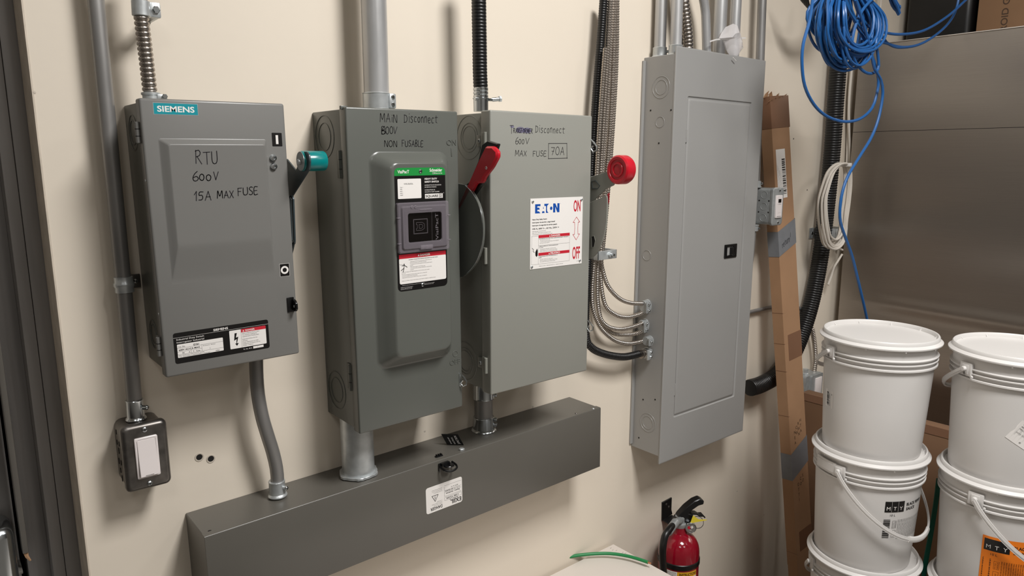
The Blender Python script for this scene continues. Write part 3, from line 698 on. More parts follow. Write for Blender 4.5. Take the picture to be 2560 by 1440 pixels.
hB = YZ(b2, [(0.8220, -0.0683, 1.4376), (0.8220, -0.0695, 1.4732), (0.8220, -0.1118, 1.5041), (0.8220, -0.1471, 1.5485), (0.8220, -0.1857, 1.5981), (0.8220, -0.2054, 1.6211), (0.8220, -0.2266, 1.6208), (0.8220, -0.2404, 1.6122), (0.8220, -0.2403, 1.6009), (0.8220, -0.2238, 1.5823), (0.8220, -0.1997, 1.5638), (0.8220, -0.1947, 1.5542), (0.8220, -0.1750, 1.5537), (0.8220, -0.1385, 1.5132), (0.8220, -0.1113, 1.4869)])
q = MB(); q.prism(hB, 'x', xs+.012, xs+.024, M_red, .0035); q.build('handle_lever', b2, 'red plastic lever')
pv = YZ(b2, [(0.8220, -0.2096, 1.5822)])[0]
q = MB(); q.ring((xs+.0118, pv[0], pv[1]), (1, 0, 0), .0022, .0007, M_galv, 12, 5); q.build('pin', b2)

# big conduit feeding switch 2 from above
t = thing('electrical_conduit', 'thick galvanized conduit rising from the middle safety switch', 'conduit', (.6745, -.062, 1.6856))
q = MB(); q.tube([(0, 0, .0), (.0015, 0, .25), (.004, 0, .50)], .0228, M_emt, 28); q.build('pipe', t)
q = MB(); q.lathe([(.0268, 0), (.0268, .003), (.0252, .004), (.0250, .030), (.0258, .031), (.0250, .032), (.0228, .0325)], (0, 0, .0), (0, 0, 1), M_galv, 28)
q.box(.012, .0262, -.0262, -.012, .004, .031, M_galv, .003); cp = q.build('connector', t)
for z in (.011, .024):
    q = MB(); a = Vector((.62, -.78, 0)).normalized(); p = a*.0285; q.cyl((p.x, p.y, z), (p.x+a.x*.004, p.y+a.y*.004, z), .0046, M_zinc, 12); bolt(q, (p.x+a.x*.004, p.y+a.y*.004, z), a, .0046, M_zinc, .002); q.build('set_screw', cp)
# nipple from switch 2 to the wireway
t = thing('conduit_nipple', 'wide galvanized pipe nipple joining the middle safety switch to the wireway', 'conduit', (.6085, -.0565, .9942))
q = MB(); q.tube([(0, 0, 0.001), (0, 0, .125)], .0312, M_galv, 32); q.build('pipe', t)
q = MB(); out = []
for i in range(48):
    a = 2*PI*i/48; r = .0385 if (i % 8) in (0, 1, 2) else .0362; out.append((r*math.cos(a), r*math.sin(a)))
q.prism(out, 'z', .0002, .0055, M_galv, .0006); q.build('locknut', t)


# ================================================================ safety switch 3 (right)
b3 = sw_root('safety_switch', 'rightmost pale grey safety switch with white ON and OFF plate and red roller handle', .98405, 1.4097, .42)
W, H, Dp = .2729, .5566, .175
shell(b3, W, H, Dp, M_b3s, .006, .024)
q = MB(); q.box(-W/2, W/2, -Dp, -Dp+.030, -H/2, H/2, M_b3, .003, 3); q.build('door', b3)
knockout('knockout', b3, (-W/2+.0058, -.100, .229), (1, 0, 0), (.022, .028, .042), M_b3s); knockout('knockout', b3, (-W/2+.0058, -.080, -.229), (1, 0, 0), (.022, .028, .040), M_b3s)
for z in (.222, .002, -.219):
    q = MB(); q.box(-W/2-.0025, -W/2+.0006, -Dp+.010, -Dp+.026, z-.016, z+.016, M_b3s, .001); q.cyl((-W/2-.003, -Dp+.012, z-.016), (-W/2-.003, -Dp+.012, z+.016), .0036, M_b3s, 12, b=.0005)
    q.box(-W/2+.002, -W/2+.0062, -Dp+.026, -Dp+.046, z-.011, z+.011, M_b3s, .0008)
    h_ = q.build('hinge', b3)
    q = MB(); bolt(q, (-W/2+.002, -Dp+.036, z), (-1, 0, 0), .0042, M_galv, .003); q.build('screw', h_)
F = front(-Dp); c = Card(F)
hand(c, 'T', -.0895, .2365, -.0805, .0150, M_ink, .0010, seed=21); hand(c, 'RANSFORMER', -.0800, .2375, -.0310, .0088, M_ink, .0010, seed=22)
hand(c, 'D', -.0235, .2395, -.0170, .0118, M_ink, .0010, seed=23); hand(c, 'isconnect', -.0140, .2400, .0560, .0145, M_ink, .0010, seed=24)
hand(c, '6', -.0750, .2165, -.0680, .0125, M_ink, .0010, seed=25); hand(c, '00', -.0665, .2170, -.0530, .0150, M_ink, .0010, seed=29); hand(c, 'V', -.0490, .2170, -.0400, .0115, M_ink, .0010, seed=26)
hand(c, 'MAX', -.0755, .1935, -.0470, .0108, M_ink, .0010, seed=27); hand(c, 'FUSE', -.0300, .1935, .0060, .0110, M_ink, .0010, seed=28)
hand(c, '7OA', .0190, .1965, .0550, .0150, M_ink, .0011, seed=30); c.line([(.0118, .2190), (.0635, .2200)], .0011, M_ink, 1); c.line([(.0630, .2205), (.0640, .1895)], .0011, M_ink, 1); c.line([(.0655, .1905), (.0118, .1890)], .0011, M_ink, 1); c.line([(.0120, .2190), (.0122, .1885)], .0011, M_ink, 1)
c.build('marker_writing', b3, 'black marker handwriting with 70A boxed')
c = Card(F)
for (a, b_, r) in ((-.062, .2435, .012), (-.045, .2430, .011), (-.083, .249, .005)): c.disc(a, b_, r, M_inkp, 0.6, 14, r*.5)
c.build('ink_smear', b3, 'faint purple smear of rubbed marker')
# plate
c = Card(front(-Dp-.0008)); u0, u1, v0, v1 = -.0358, .1120, -.0331, .1100
pl = rrect(u0, u1, v0, v1, .0006, 1); c.plate(pl, M_white, .0008)
X_ = lambda px: u0+(px-105)/(1000-105)*(u1-u0)
# brand lettering built from solid letter shapes
a0, b0, k = u0+.0125, .0800, .0185
def P_(pts): c.poly([(a0+x*.0672, b0+y*k) for x, y in pts], M_bluep, 1)
P_([(0, 0), (.215, 0), (.150, .22), (.09, .22), (.09, .40), (.185, .40), (.165, .62), (.09, .62), (.09, .78), (.215, .78), (.215, 1), (0, 1)])
P_([(.275, 0), (.385, 0), (.372, .20), (.29, .20)]); P_([(.318, .48), (.335, .72), (.352, .48)])
P_([(.368, 1), (.375, .76), (.44, .76), (.44, 0), (.545, 0), (.49, .18), (.48, .5), (.49, .78), (.56, 1)])
c.disc(a0+.655*.0672, b0+.48*k, .0034, M_bluep, 1, 16, .0036)
P_([(.735, 0), (.825, 0), (.825, .62), (.91, 0), (1.0, 0), (1.0, 1), (.91, 1), (.91, .45), (.825, 1), (.735, 1)])
c.text('R', a0+.0695, b0+k*.92, .0014, M_bluep, 1)
c.text('ON', .0848, .0800, .0228, M_redp, 1, w=.0205, bold=.0008); c.text('OFF', .0835, -.0210, .0252, M_redp, 1, w=.0225, bold=.0008)
ar = [(.0940, .0675), (.1040, .0565), (.0992, .0565), (.0985, .0440), (.0992, .0310), (.1040, .0310), (.0940, .0190), (.0840, .0310), (.0888, .0310), (.0895, .0440), (.0888, .0565), (.0840, .0565)]
c.line(ar, .0010, M_redp, 1, True)
c.lines(u0+.0050, .0665, ['Heavy Duty Safety Switch', 'Interrupteur de securite a usage intensif', 'Interruptor de seguridad de servicio pesado'], .0027, .0060, M_blackp, 1, wmax=.104, bold=.00018)
c.text('100 A, 600 V~, 60 Hz, 250V =', u0+.0055, .0475, .0029, M_blackp, 1, w=.0735, bold=.00022)
c.lines(u0+.0050, .0432, ['Suitable Fittings inside. Tb fuse instructions inside', 'Utiliser materiels conseilles a l\'interieur. Aucun dispositif a l\'interieur', 'Accesorios aprobados en su interior. Instrucciones para uso en el interior'], .0013, .0032, M_blackp, 1, wmax=.103)
x0, x1 = u0+.0225, u0+.1105
c.line([(u0+.0040, .0340), (u0+.1105, .0340), (u0+.1105, -.0240), (u0+.0040, -.0240)], .0003, M_blackp, 1, True); c.line([(x0, .034), (x0, -.024)], .0003, M_blackp, 1)
c.rect(x0, x1, .0295, .0355, M_redp, 2); tri(c, x0+.031, .0322, .0018, M_white, 3); c.text('DANGER', x0+.0345, .0308, .0034, M_white, 3, w=.026, bold=.0003)
c.text('HAZARDOUS VOLTAGE. WILL CAUSE SEVERE INJURY OR DEATH.', x0+.002, .0270, .0014, M_blackp, 1, w=.083, bold=.00012)
c.lines(x0+.0035, .0240, ['- Never operate switch with cover open.', '- Turn OFF power ahead of switch before doing any work inside. Replace all', '  parts. Close cover before turning ON.'], .0012, .0028, M_blackp, 1, wmax=.078)
c.rect(x0, x1, .0142, .0145, M_blackp, 1)
c.lines(x0+.002, .0118, ['TENSION DANGEREUSE. PEUT CAUSER DES BLESSURES GRAVES', 'OU LA MORT.'], .0013, .0026, M_blackp, 1, wmax=.083, bold=.0001); c.lines(x0+.0035, .0062, ['- Ne jamais manoeuvrer l\'interrupteur si le couvercle est ouvert.', '- Couper l\'alimentation en amont avant toute intervention a l\'interieur.', '- Remettre les pieces. Fermer le couvercle avant de mettre en marche.'], .0012, .0027, M_blackp, 1, wmax=.078)
c.rect(x0, x1, -.0068, -.0008, M_redp, 2); tri(c, x0+.0295, -.0041, .0018, M_white, 3); c.text('PELIGRO', x0+.0330, -.0055, .0034, M_white, 3, w=.027, bold=.0003)
c.lines(x0+.002, -.0093, ['TENSION PELIGROSA. PUEDE CAUSAR LESIONES GRAVES O LA', 'MUERTE.'], .0013, .0026, M_blackp, 1, wmax=.083, bold=.0001); c.lines(x0+.0035, -.0150, ['- Nunca opere el interruptor con la cubierta abierta.', '- Desconecte la alimentacion antes de trabajar en el interior del equipo.', '- Cierre la cubierta antes de conectar la alimentacion electrica.'], .0012, .0027, M_blackp, 1, wmax=.080)
c.text('Made in U.S.A. / Fabrique aux E.-U. / Hecho en E.U.A.', x0+.002, -.0290, .0014, M_blackp, 1, w=.068); c.text('64-40970', u1-.016, -.0275, .0010, M_blackp, 1)
c.poly([(u0+.0155, .0040), (u0+.0185, .0085), (u0+.0205, .0045), (u0+.0205, -.0055), (u0+.0175, -.0088), (u0+.0145, -.0055), (u0+.0140, .0010)], M_blackp, 1); c.line([(u0+.0055, .0100), (u0+.0090, .0070), (u0+.0080, .0035), (u0+.0115, .0010)], .0010, M_blackp, 1)
plate = c.build('on_off_plate', b3, 'white printed plate with blue brand lettering and red ON OFF')
for u, v in ((u0+.0058, .1040), (u1-.0045, .1040), (u0+.0045, -.0280), (u1-.0065, -.0260)):
    q = MB(); bolt(q, (u, -Dp-.0008, v), (0, -1, 0), .0030, M_galv, .0024); q.build('rivet', plate)
for v in (.2160, -.1745): eye_latch(b3, .1385, v, -Dp+.003, 1.05)
xs = W/2
gd = YZ(b3, [(1.1300, -0.1222, 1.4728), (1.1300, -0.1683, 1.5058), (1.1300, -0.2034, 1.5183), (1.1300, -0.2171, 1.5222), (1.1300, -0.2190, 1.4954), (1.1300, -0.2176, 1.4615), (1.1300, -0.2081, 1.4282), (1.1300, -0.1947, 1.4010), (1.1300, -0.1759, 1.3842), (1.1300, -0.1240, 1.3743)])
gd = [gd[0]]+[(p.x, p.y) for p in catmull([(a, b, 0) for a, b in gd[1:-1]], .008)]+[gd[-1]]
q = MB(); q.prism(gd, 'x', xs+.004, xs+.008, M_b3s, .0006)
sl = YZ(b3, [(1.1300, -0.1760, 1.4325), (1.1300, -0.1843, 1.4349), (1.1300, -0.1881, 1.4248), (1.1300, -0.1849, 1.4115), (1.1300, -0.1777, 1.4091)]); q.prism(sl, 'x', xs+.0036, xs+.0041, M_hole); q.tube([(xs+.0036, a, b) for a, b in sl], .0007, M_b3s, 5, loop=True)
q.build('handle_guard', b3, 'grey steel side plate with a slot')
q = MB(); q.box(xs-.003, xs+.004, -.165, -.03, -.14, .12, M_b3s, .001); q.build('mechanism_cover', b3)
ar3 = YZ(b3, [(1.1400, -0.1110, 1.5339), (1.1400, -0.1574, 1.5594), (1.1400, -0.2064, 1.5719), (1.1400, -0.2352, 1.5541), (1.1400, -0.2277, 1.5440), (1.1400, -0.2074, 1.5367), (1.1400, -0.1587, 1.4989), (1.1400, -0.1121, 1.4717)])
q = MB(); q.prism(ar3, 'x', xs+.012, xs+.016, M_b3s, .0006)
bs = YZ(b3, [(1.1400, -0.1648, 1.5509), (1.1400, -0.1766, 1.5529), (1.1400, -0.1898, 1.5421), (1.1400, -0.1841, 1.5360), (1.1400, -0.1687, 1.5356)]); q.tube([(xs+.0118, a, b) for a, b in bs], .0008, M_tealgrey, 6, loop=True)
q.build('handle_arm', b3, 'grey steel handle arm with pressed tab')
hc = YZ(b3, [(1.1400, -0.2401, 1.5764)])[0]
q = MB(); q.lathe([(.0001, .000), (.0075, .0005), (.0110, .0010), (.0115, -.0008), (.0150, -.0008), (.0160, .0012), (.0205, .0012), (.0215, -.0010), (.0265, -.0015), (.0298, .0015), (.0302, .0080), (.0302, .022), (.0285, .026), (.0200, .027)], (xs+.0095, hc[0], hc[1]), (1, 0, 0), M_red, 40, False, True)
q.build('handle_grip', b3, 'red plastic roller grip with concentric rings')
q = MB(); q.prism(YZ(b3, [(1.1300, -0.2147, 1.5255), (1.1300, -0.2203, 1.5290), (1.1300, -0.2198, 1.5080), (1.1300, -0.2165, 1.5037)]), 'x', xs+.009, xs+.010, M_redp); q.build('position_sticker', b3, 'small red sticker')

# black flexible conduit into switch 3
O = Vector((.8935, -.088, 1.688))
t = thing('flexible_conduit', 'black ribbed flexible conduit entering the top of the rightmost safety switch', 'conduit', O)
P = [Vector(p)-O for p in [(0.8907, -0.0880, 1.9683), (0.8917, -0.0880, 1.9026), (0.8920, -0.0880, 1.8582), (0.8924, -0.0880, 1.8133), (0.8927, -0.0880, 1.7678), (0.8942, -0.0880, 1.7326)]]
q = MB(); corrug(q, P, .0146, M_black, .0062, .07, 18); q.build('jacket', t)
e = P[-1]; q = MB(); q.lathe([(.0135, -.002), (.0150, 0), (.0150, .004), (.0138, .0055), (.0150, .007), (.0150, .011), (.0138, .0125), (.0150, .014), (.0150, .018), (.0165, .019), (.0165, .021), (.0150, .0215), (.0148, -e.z*-1 if False else .045)], e+Vector((0, 0, .004)), (0, 0, -1), M_zinc, 22)
q.box(e.x-.020, e.x+.026, e.y-.010, e.y-.004, e.z-.0205, e.z-.0150, M_zinc, .001)
q.cyl((e.x+.016, e.y-.016, e.z-.018), (e.x+.034, e.y-.022, e.z-.016), .0042, M_zinc, 12); q.lathe([(.0065, 0), (.0065, .004)], (e.x+.030, e.y-.0205, e.z-.0165), (.95, -.3, .1), M_zinc, 6); q.build('connector', t)
# nipple from switch 3 to the wireway
t = thing('conduit_nipple', 'short steel pipe with two set-screw connectors below the rightmost safety switch', 'conduit', (.9335, -.0345, .9942))
q = MB(); q.tube([(0, 0, .01), (-.001, 0, .14)], .0205, M_emt_d, 26); q.build('pipe', t)
q = MB(); q.lathe([(.0275, .0002), (.0285, .002), (.0275, .004), (.0245, .006), (.0232, .030), (.0238, .0315), (.0232, .033), (.0205, .0335)], (0, 0, 0), (0, 0, 1), M_zinc, 28); k1 = q.build('connector', t)
q = MB(); q.lathe([(.0238, 0), (.0244, .0015), (.0238, .003), (.0238, .034)], (0, 0, .076), (0, 0, 1), M_zinc, 28); k2 = q.build('connector', t)
for k_, z in ((k1, .014), (k1, .026), (k2, .084)):
    a = Vector((.72, -.69, 0)).normalized(); p = a*.0235; q = MB(); q.cyl((p.x, p.y, z), (p.x+a.x*.005, p.y+a.y*.005, z), .0046, M_zinc, 12); bolt(q, (p.x+a.x*.005, p.y+a.y*.005, z), a, .0046, M_zinc, .002); q.build('set_screw', k_)

# ================================================================ wireway
w_ = thing('wireway', 'long grey sheet-metal wireway running under the safety switches', 'wireway', (.7697, 0, .91745), math.radians(-.45))
W, H, Dp = .9344, .1535, .1088
q = MB(); q.box(-W/2+.001, W/2-.001, -Dp+.002, 0, -H/2+.001, H/2, M_t, .001, 1); q.build('trough', w_)
q = MB(); q.box(-W/2, W/2, -Dp, -Dp+.0022, -H/2, H/2, M_t, .0009, 2); q.box(-W/2, W/2, -Dp+.001, -Dp+.016, H/2-.0008, H/2+.0010, M_t, .0006, 1)
q.box(W/2-.0015, W/2+.0006, -Dp, -Dp+.014, -H/2, H/2, M_t, .0006, 1); q.build('cover', w_)
q = MB(); q.lathe([(.0030, 0), (.0022, .0004), (.0001, .0005)], (-W/2+.014, -Dp+.018, H/2+.0002), (0, 0, 1), M_hole, 12); q.build('screw_hole', w_)
for i, (x, y, z) in enumerate([(0.7742, -0.0909, 0.9955), (0.8284, -0.0960, 0.9955)]):
    q = MB(); X0 = Vector((x-.7697, y, H/2))
    if i == 0:
        q.box(X0.x-.008, X0.x+.008, X0.y-.004, X0.y+.004, X0.z, X0.z+.003, M_blackm, .0008)
        for d_ in (-.005, 0, .005): q.box(X0.x+d_-.0013, X0.x+d_+.0013, X0.y-.0035, X0.y+.0035, X0.z+.0028, X0.z+.006, M_blackm, .0006)
        q.build('cage_nut', w_, 'small black cage nut')
    else: hexbolt(q, X0, (0, 0, 1), .0062, M_galv, .005); q.build('hex_bolt', w_)
q = MB(); q.lathe([(.003, 0), (.002, .0014)], (W/2-.02, -Dp+.006, H/2+.001), (0, 0, 1), M_galv, 8); q.build('cover_screw', w_); q = MB(); q.lathe([(.003, 0), (.002, .0014)], (W/2-.075, -Dp+.010, H/2+.001), (0, 0, 1), M_boxmet, 8); q.build('cover_screw', w_)
q = MB(); q.box(-.010, -.006, -Dp-.004, -Dp, .055, .072, M_blackg, .001); q.box(-.006, .014, -Dp-.010, -Dp, .066, .073, M_blackg, .002)
q.tube(catmull([(-.008, -Dp-.002, .066), (-.006, -Dp-.016, .062), (.004, -Dp-.024, .059), (.018, -Dp-.024, .061), (.024, -Dp-.016, .064), (.022, -Dp-.003, .068)], .003), .0022, M_blackg, 8)
q.prism([(-.004, -Dp-.002), (-.002, -Dp-.018), (.006, -Dp-.022), (.016, -Dp-.021), (.020, -Dp-.014), (.018, -Dp-.002)], 'z', .0655, .0680, M_blackg, .0006); q.build('latch', w_, 'black quarter-turn latch')
# upside-down label
lp = lambda u, v, h: (.0034-u, -Dp-h, -.0015-v)                # mounted upside down
c = Card(lp); c.poly(rrect(-.0448, .0448, -.0283, .0283, .005, 4), M_white, 1)
c.text('EXIIL', -.0420, .0160, .0085, M_blackp, 2, w=.027, bold=.0007); c.text('EXITL', -.0330, .0125, .0048, M_blackp, 2, w=.021)
c.line([(-.0425, .0055), (-.0003, .0055), (-.0003, .0122), (-.0425, .0122)], .00035, M_blackp, 2, True); c.text('1100 T3104', -.0350, .0070, .0034, M_blackp, 2, w=.0300, bold=.0002)
c.line([(-.0425, .0030), (-.0003, .0030), (-.0003, -.0180)], .00035, M_blackp, 2)
for v in (-.0050, -.0100, -.0205): c.line([(-.0425, v), (-.0003, v)], .0003, M_blackp, 2)
c.text('Buyers - Symbiose', -.0380, -.0035, .0027, M_blackp, 2, w=.034, bold=.0002); c.text('IO, BTL, 4W', -.0395, -.0088, .0026, M_blackp, 2, w=.016); c.text('OR THIS BOX', -.0220, -.0092, .0026, M_blackp, 2, w=.0205, bold=.0002); c.text('BPW # 10', -.0340, -.0145, .0024, M_blackp, 2, w=.017)
c.text('DANGER', .0060, .0180, .0062, M_blackp, 2, w=.0290, bold=.0006)
c.lines(.0060, .0145, ['Coupez le courant avant', 'd\'ouvrir ou de faire entretien', 'sur cet appareil'], .0015, .0032, M_blackp, 2, wmax=.031)
c.line([(.0155, -.0070), (.0305, -.0070), (.0230, .0060)], .0011, M_blackp, 2, True); c.line([(.0240, .0015), (.0220, -.0015), (.0240, -.0020), (.0225, -.0055)], .0008, M_blackp, 2)
c.lines(.0055, -.0125, ['For safe maintenance of', 'service disconnect power to', 'avoid electrical shock hazard'], .0015, .0032, M_blackp, 2, wmax=.034)
c.build('warning_label', w_, 'white sticker mounted upside down')
# loose black tag standing on the wireway
T0 = Vector([(0.8368, -0.0666, 0.9955)][0])
t = thing('plastic_tag', 'small black engraved plastic tag lying on top of the wireway', 'tag', T0)
q = MB(); hw = .020
A_, B_ = Vector((-.016, .014, .0)), Vector((.010, -.010, .0)); up = Vector((-.012, .004, .026))
n_ = (B_-A_).cross(up).normalized()*.0009
q.rings([[A_+n_, B_+n_, B_+up+n_, A_+up+n_], [A_-n_, B_-n_, B_+up-n_, A_+up-n_]], M_blackg)
ee = (B_-A_); tagpl = lambda u, v, h: tuple(A_+ee*u+up*v+n_*(1 if n_.y < 0 else -1)*(1.1+h*900))
tg = q.build('plate', t)
c = Card(tagpl); c.text('JUNCTION', .84, .12, .14, M_white, 1, w=.76, rot=PI/2); c.text('ELECTRICAL', .56, .12, .09, M_white, 1, w=.62, rot=PI/2); c.text('DANGER 600V', .34, .12, .08, M_white, 1, w=.62, rot=PI/2); c.build('engraving', t)


# ================================================================ panelboard
pn = thing('panelboard', 'tall light grey breaker panel with recessed door and small black latch', 'electrical panel', (1.68355, 0, 1.32253), math.radians(.58))
W, H, Dp = .400, 1.092, .1013
q = MB(); q.box(-W/2+.0005, W/2-.012, -Dp+.002, 0, -H/2+.022, H/2-.018, M_p, .001, 1); q.build('enclosure', pn)
q = MB(); q.box(-W/2-.008, W/2-.004, -.006, 0, -H/2+.03, H/2-.026, M_p, .001, 1); q.build('back_plate', pn)
# cover: a trim with a pressed-in door opening
u0, u1, v0, v1 = -.1440, .1395, -.4210, .4255
def rc(a, b_, c_, d_, y, r=.002): return [(u, y, v) for u, v in rrect(a, b_, c_, d_, r, 2)]
q = MB(); q.rings([rc(-W/2, W/2, -H/2, H/2, -Dp+.003), rc(-W/2, W/2, -H/2, H/2, -Dp-.0005), rc(-W/2+.0015, W/2-.0015, -H/2+.0015, H/2-.0015, -Dp-.0012), rc(-W/2+.004, W/2-.004, -H/2+.004, H/2-.004, -Dp-.0012), rc(u0-.008, u1+.008, v0-.008, v1+.008, -Dp-.0012, .009),
                   rc(u0-.004, u1+.004, v0-.004, v1+.004, -Dp-.0012, .006), rc(u0, u1, v0, v1, -Dp+.0045, .004), rc(u0, u1, v0, v1, -Dp+.010, .004)], M_p, False, False); q.build('cover', pn)
q = MB(); g = .0022; q.rings([rc(u0+g, u1-g, v0+g, v1-g, -Dp+.009, .004), rc(u0+g, u1-g, v0+g, v1-g, -Dp+.001, .004), rc(u0+g+.003, u1-g-.003, v0+g+.003, v1-g-.003, -Dp-.0015, .004), rc(u0+g+.006, u1-g-.006, v0+g+.006, v1-g-.006, -Dp-.0015, .004), rc(u0+g+.012, u1-g-.012, v0+g+.014, v1-g-.014, -Dp-.0015, .004)], M_p, False, True); q.build('door', pn)
for v in (.33, -.345):
    q = MB(); q.box(u0-.003, u0+.002, -Dp-.0018, -Dp+.004, v-.016, v+.016, M_p, .0008); q.cyl((u0-.002, -Dp-.001, v-.016), (u0-.002, -Dp-.001, v+.016), .0018, M_p, 8); q.build('hinge', pn)
la = [(0.0483, 0.0372), (0.1069, 0.0355), (0.0500, -0.0013), (0.1066, -0.0013)]
a0, a1, b0, b1_ = la[0][0], la[1][0], la[2][1], la[0][1]
q = MB(); q.rings([rc(a0, a1, b0, b1_, -Dp-.0005), rc(a0, a1, b0, b1_, -Dp-.004), rc(a0+.002, a1-.002, b0+.002, b1_-.002, -Dp-.005), rc(a0+.010, a1-.012, b0+.006, b1_-.006, -Dp-.005), rc(a0+.012, a1-.014, b0+.008, b1_-.008, -Dp-.001)], M_blackg, False, True)
q.box(a0+.026, a1-.016, -Dp-.0062, -Dp-.002, b0+.009, b1_-.009, M_blackm, .001); q.build('latch', pn, 'black slide latch')
cc = [(0.0771, -0.0218)][0]
q = MB(); q.tube([(cc[0]+.007*math.cos(a), -Dp-.0007, cc[1]+.009*math.sin(a)) for a in [math.radians(70+20*i) for i in range(11)]], .0008, M_b3, 5); q.build('pressed_mark', pn)
XL = -W/2+.0003
def psid(pts): return [(p[1], p[2]-1.32253) for p in pts]
for (y, z), rs in zip(psid([(1.4840, -0.0588, 1.7728), (1.4840, -0.0598, 1.6870), (1.4840, -0.0574, 0.8835), (1.4840, -0.0327, 1.3426)]), ((.018, .027), (.0135,), (.018, .026), (.0135,))):
    knockout('knockout', pn, (XL-(-.0058 if z > .4 else .0038 if z < -.3 else 0)*0+z*0, y, z), (1, 0, 0), rs, M_p)
for y, z in psid([(1.4840, -0.0275, 1.7174), (1.4840, -0.0928, 1.7151), (1.4840, -0.0582, 1.6342), (1.4840, -0.0382, 0.9439), (1.4840, -0.0796, 0.9548), (1.4840, -0.0281, 0.8304)]):
    q = MB(); q.lathe([(.0024, 0), (.002, .0005)], (XL, y, z), (-1, 0, 0), M_hole, 10); q.build('small_hole', pn)

# conduits above the panel
def top_conduit(label, x, y, z0, r, pts=None, m=M_emt, top=2.45, cm=M_galv, sd=(.5, -.8, 0)):
    t = thing('electrical_conduit', label, 'conduit', (x, y, z0), group='conduits above the breaker panel')
    q = MB(); q.tube(catmull(pts, .02) if pts else [(0, 0, .001), (0, 0, (top-z0)/2), (.002, 0, top-z0)], r, m, 20); q.build('pipe', t)
    q = MB(); conn(q, (0, 0, 0), (0, 0, 1), r*1.17, .026, cm, sd); q.build('connector', t); return t
ZT = 1.8513
top_conduit('leftmost conduit above the breaker panel, closest to the wall', 1.5190, -.026, ZT, .0150)
top_conduit('conduit second from left above the breaker panel, standing in front of the leftmost', 1.5190, -.076, ZT, .0145)
top_conduit('thin conduit half hidden behind the ribbed flexible conduit above the breaker panel', 1.600, -.030, ZT, .0117)
bp = [Vector(p)-Vector((1.680, -.055, ZT)) for p in [(1.6699, -0.0550, 1.8948), (1.6695, -0.0550, 1.9475), (1.6634, -0.0550, 1.9819), (1.6505, -0.0550, 2.0151), (1.6267, -0.0550, 2.0609), (1.6071, -0.0550, 2.1252)]]; bp = [Vector((0, 0, .001))] + bp[1:]
top_conduit('shiny conduit bending away to the left above the breaker panel', 1.680, -.055, ZT, .0117, bp)
top_conduit('thick conduit between the bent conduit and the clear plastic bag above the breaker panel', 1.747, -.045, ZT, .0170)
top_conduit('conduit directly behind the clear plastic bag above the breaker panel', 1.824, -.040, ZT, .0150)
t = thing('electrical_conduit', 'conduit standing apart behind the right edge of the breaker panel', 'conduit', (1.956, -.050, 1.530))
q = MB(); q.tube([(0, 0, 0), (-.0015, 0, .05), (-.019, 0, .5), (-.028, 0, .92)], .0125, M_emt_d, 20); q.build('pipe', t)
t = thing('flexible_conduit', 'thick ribbed steel flexible conduit on top of the breaker panel', 'conduit', (1.628, -.060, ZT))
P = [Vector(p)-Vector((1.628, -.060, ZT)) for p in [(1.5528, -0.0600, 2.0491), (1.5645, -0.0600, 1.9934), (1.5773, -0.0600, 1.9465), (1.5888, -0.0600, 1.8986)]]
q = MB(); corrug(q, P+[Vector((P[-1].x+.0015, 0, .012))], .0138, M_bx, .0095, .2, 16); q.build('armour', t)
q = MB(); q.lathe([(.026, 0), (.027, .002), (.024, .006), (.0145, .007), (.0145, .014)], (P[-1].x+.004, 0, .0002), (0, 0, 1), M_boxmet, 22); q.build('bushing', t)

# clear plastic bag tied to the conduit
bo = Vector([(1.7511, -0.0850, 1.8594)][0])
t = thing('plastic_bag', 'crumpled clear plastic bag tied above the breaker panel', 'bag', bo)
out = [Vector(p)-bo for p in [(1.7564, -0.0850, 1.8629), (1.7270, -0.0850, 1.8801), (1.7137, -0.0850, 1.9076), (1.6883, -0.0850, 1.9092), (1.6960, -0.0850, 1.9241), (1.7166, -0.0850, 1.9384), (1.7485, -0.0850, 1.9520), (1.7628, -0.0850, 1.9381), (1.7693, -0.0850, 1.9284), (1.7839, -0.0850, 1.9143), (1.8009, -0.0850, 1.8971), (1.7830, -0.0850, 1.8829)]]
rnd = random.Random(3); cen = sum(out, Vector())/len(out); q = MB(); n = len(out)
rg = []
for k, (s_, dy) in enumerate(((1, 0), (.8, -.010), (.45, -.018), (.1, -.014))):
    rg.append([cen+(p-cen)*s_+Vector((rnd.uniform(-.003, .003), dy+rnd.uniform(-.005, .005)*(k > 0), rnd.uniform(-.003, .003))) for p in out])
bk = [[cen+(p-cen)*s_+Vector((0, dy+rnd.uniform(-.003, .003), 0)) for p in out] for s_, dy in ((.1, .012), (.5, .016), (.85, .008))]
q.rings(bk+rg, M_bag); q.build('film', t)
for a, b_ in (((1812, 102), (1774, 102)), ((1848, 95), (1864, 95))):
    pass
tl = [Vector(p)-bo for p in [(1.6468, -0.0850, 1.8972), (1.6744, -0.0850, 1.9048), (1.7134, -0.0850, 1.9106)]]; q = MB(); q.strip(tl, .0035, .001, (0, 0, 1), M_whiteplastic); q.build('cable_tie', t, 'clear cable tie tail')
tl = [Vector(p)-bo for p in [(1.7743, -0.0850, 1.9155), (1.7929, -0.0850, 1.9204), (1.8101, -0.0850, 1.9221)]]; q = MB(); q.strip(tl, .0035, .001, (0, 0, 1), M_whiteplastic); q.build('cable_tie', t, 'clear cable tie tail')
tl = [Vector(p)-bo for p in [(1.7189, -0.1100, 1.8604), (1.7248, -0.1100, 1.8568), (1.7325, -0.1100, 1.8533)]]; q = MB(); q.tube(tl, .0012, M_whiteplastic, 6); q.build('string', t)

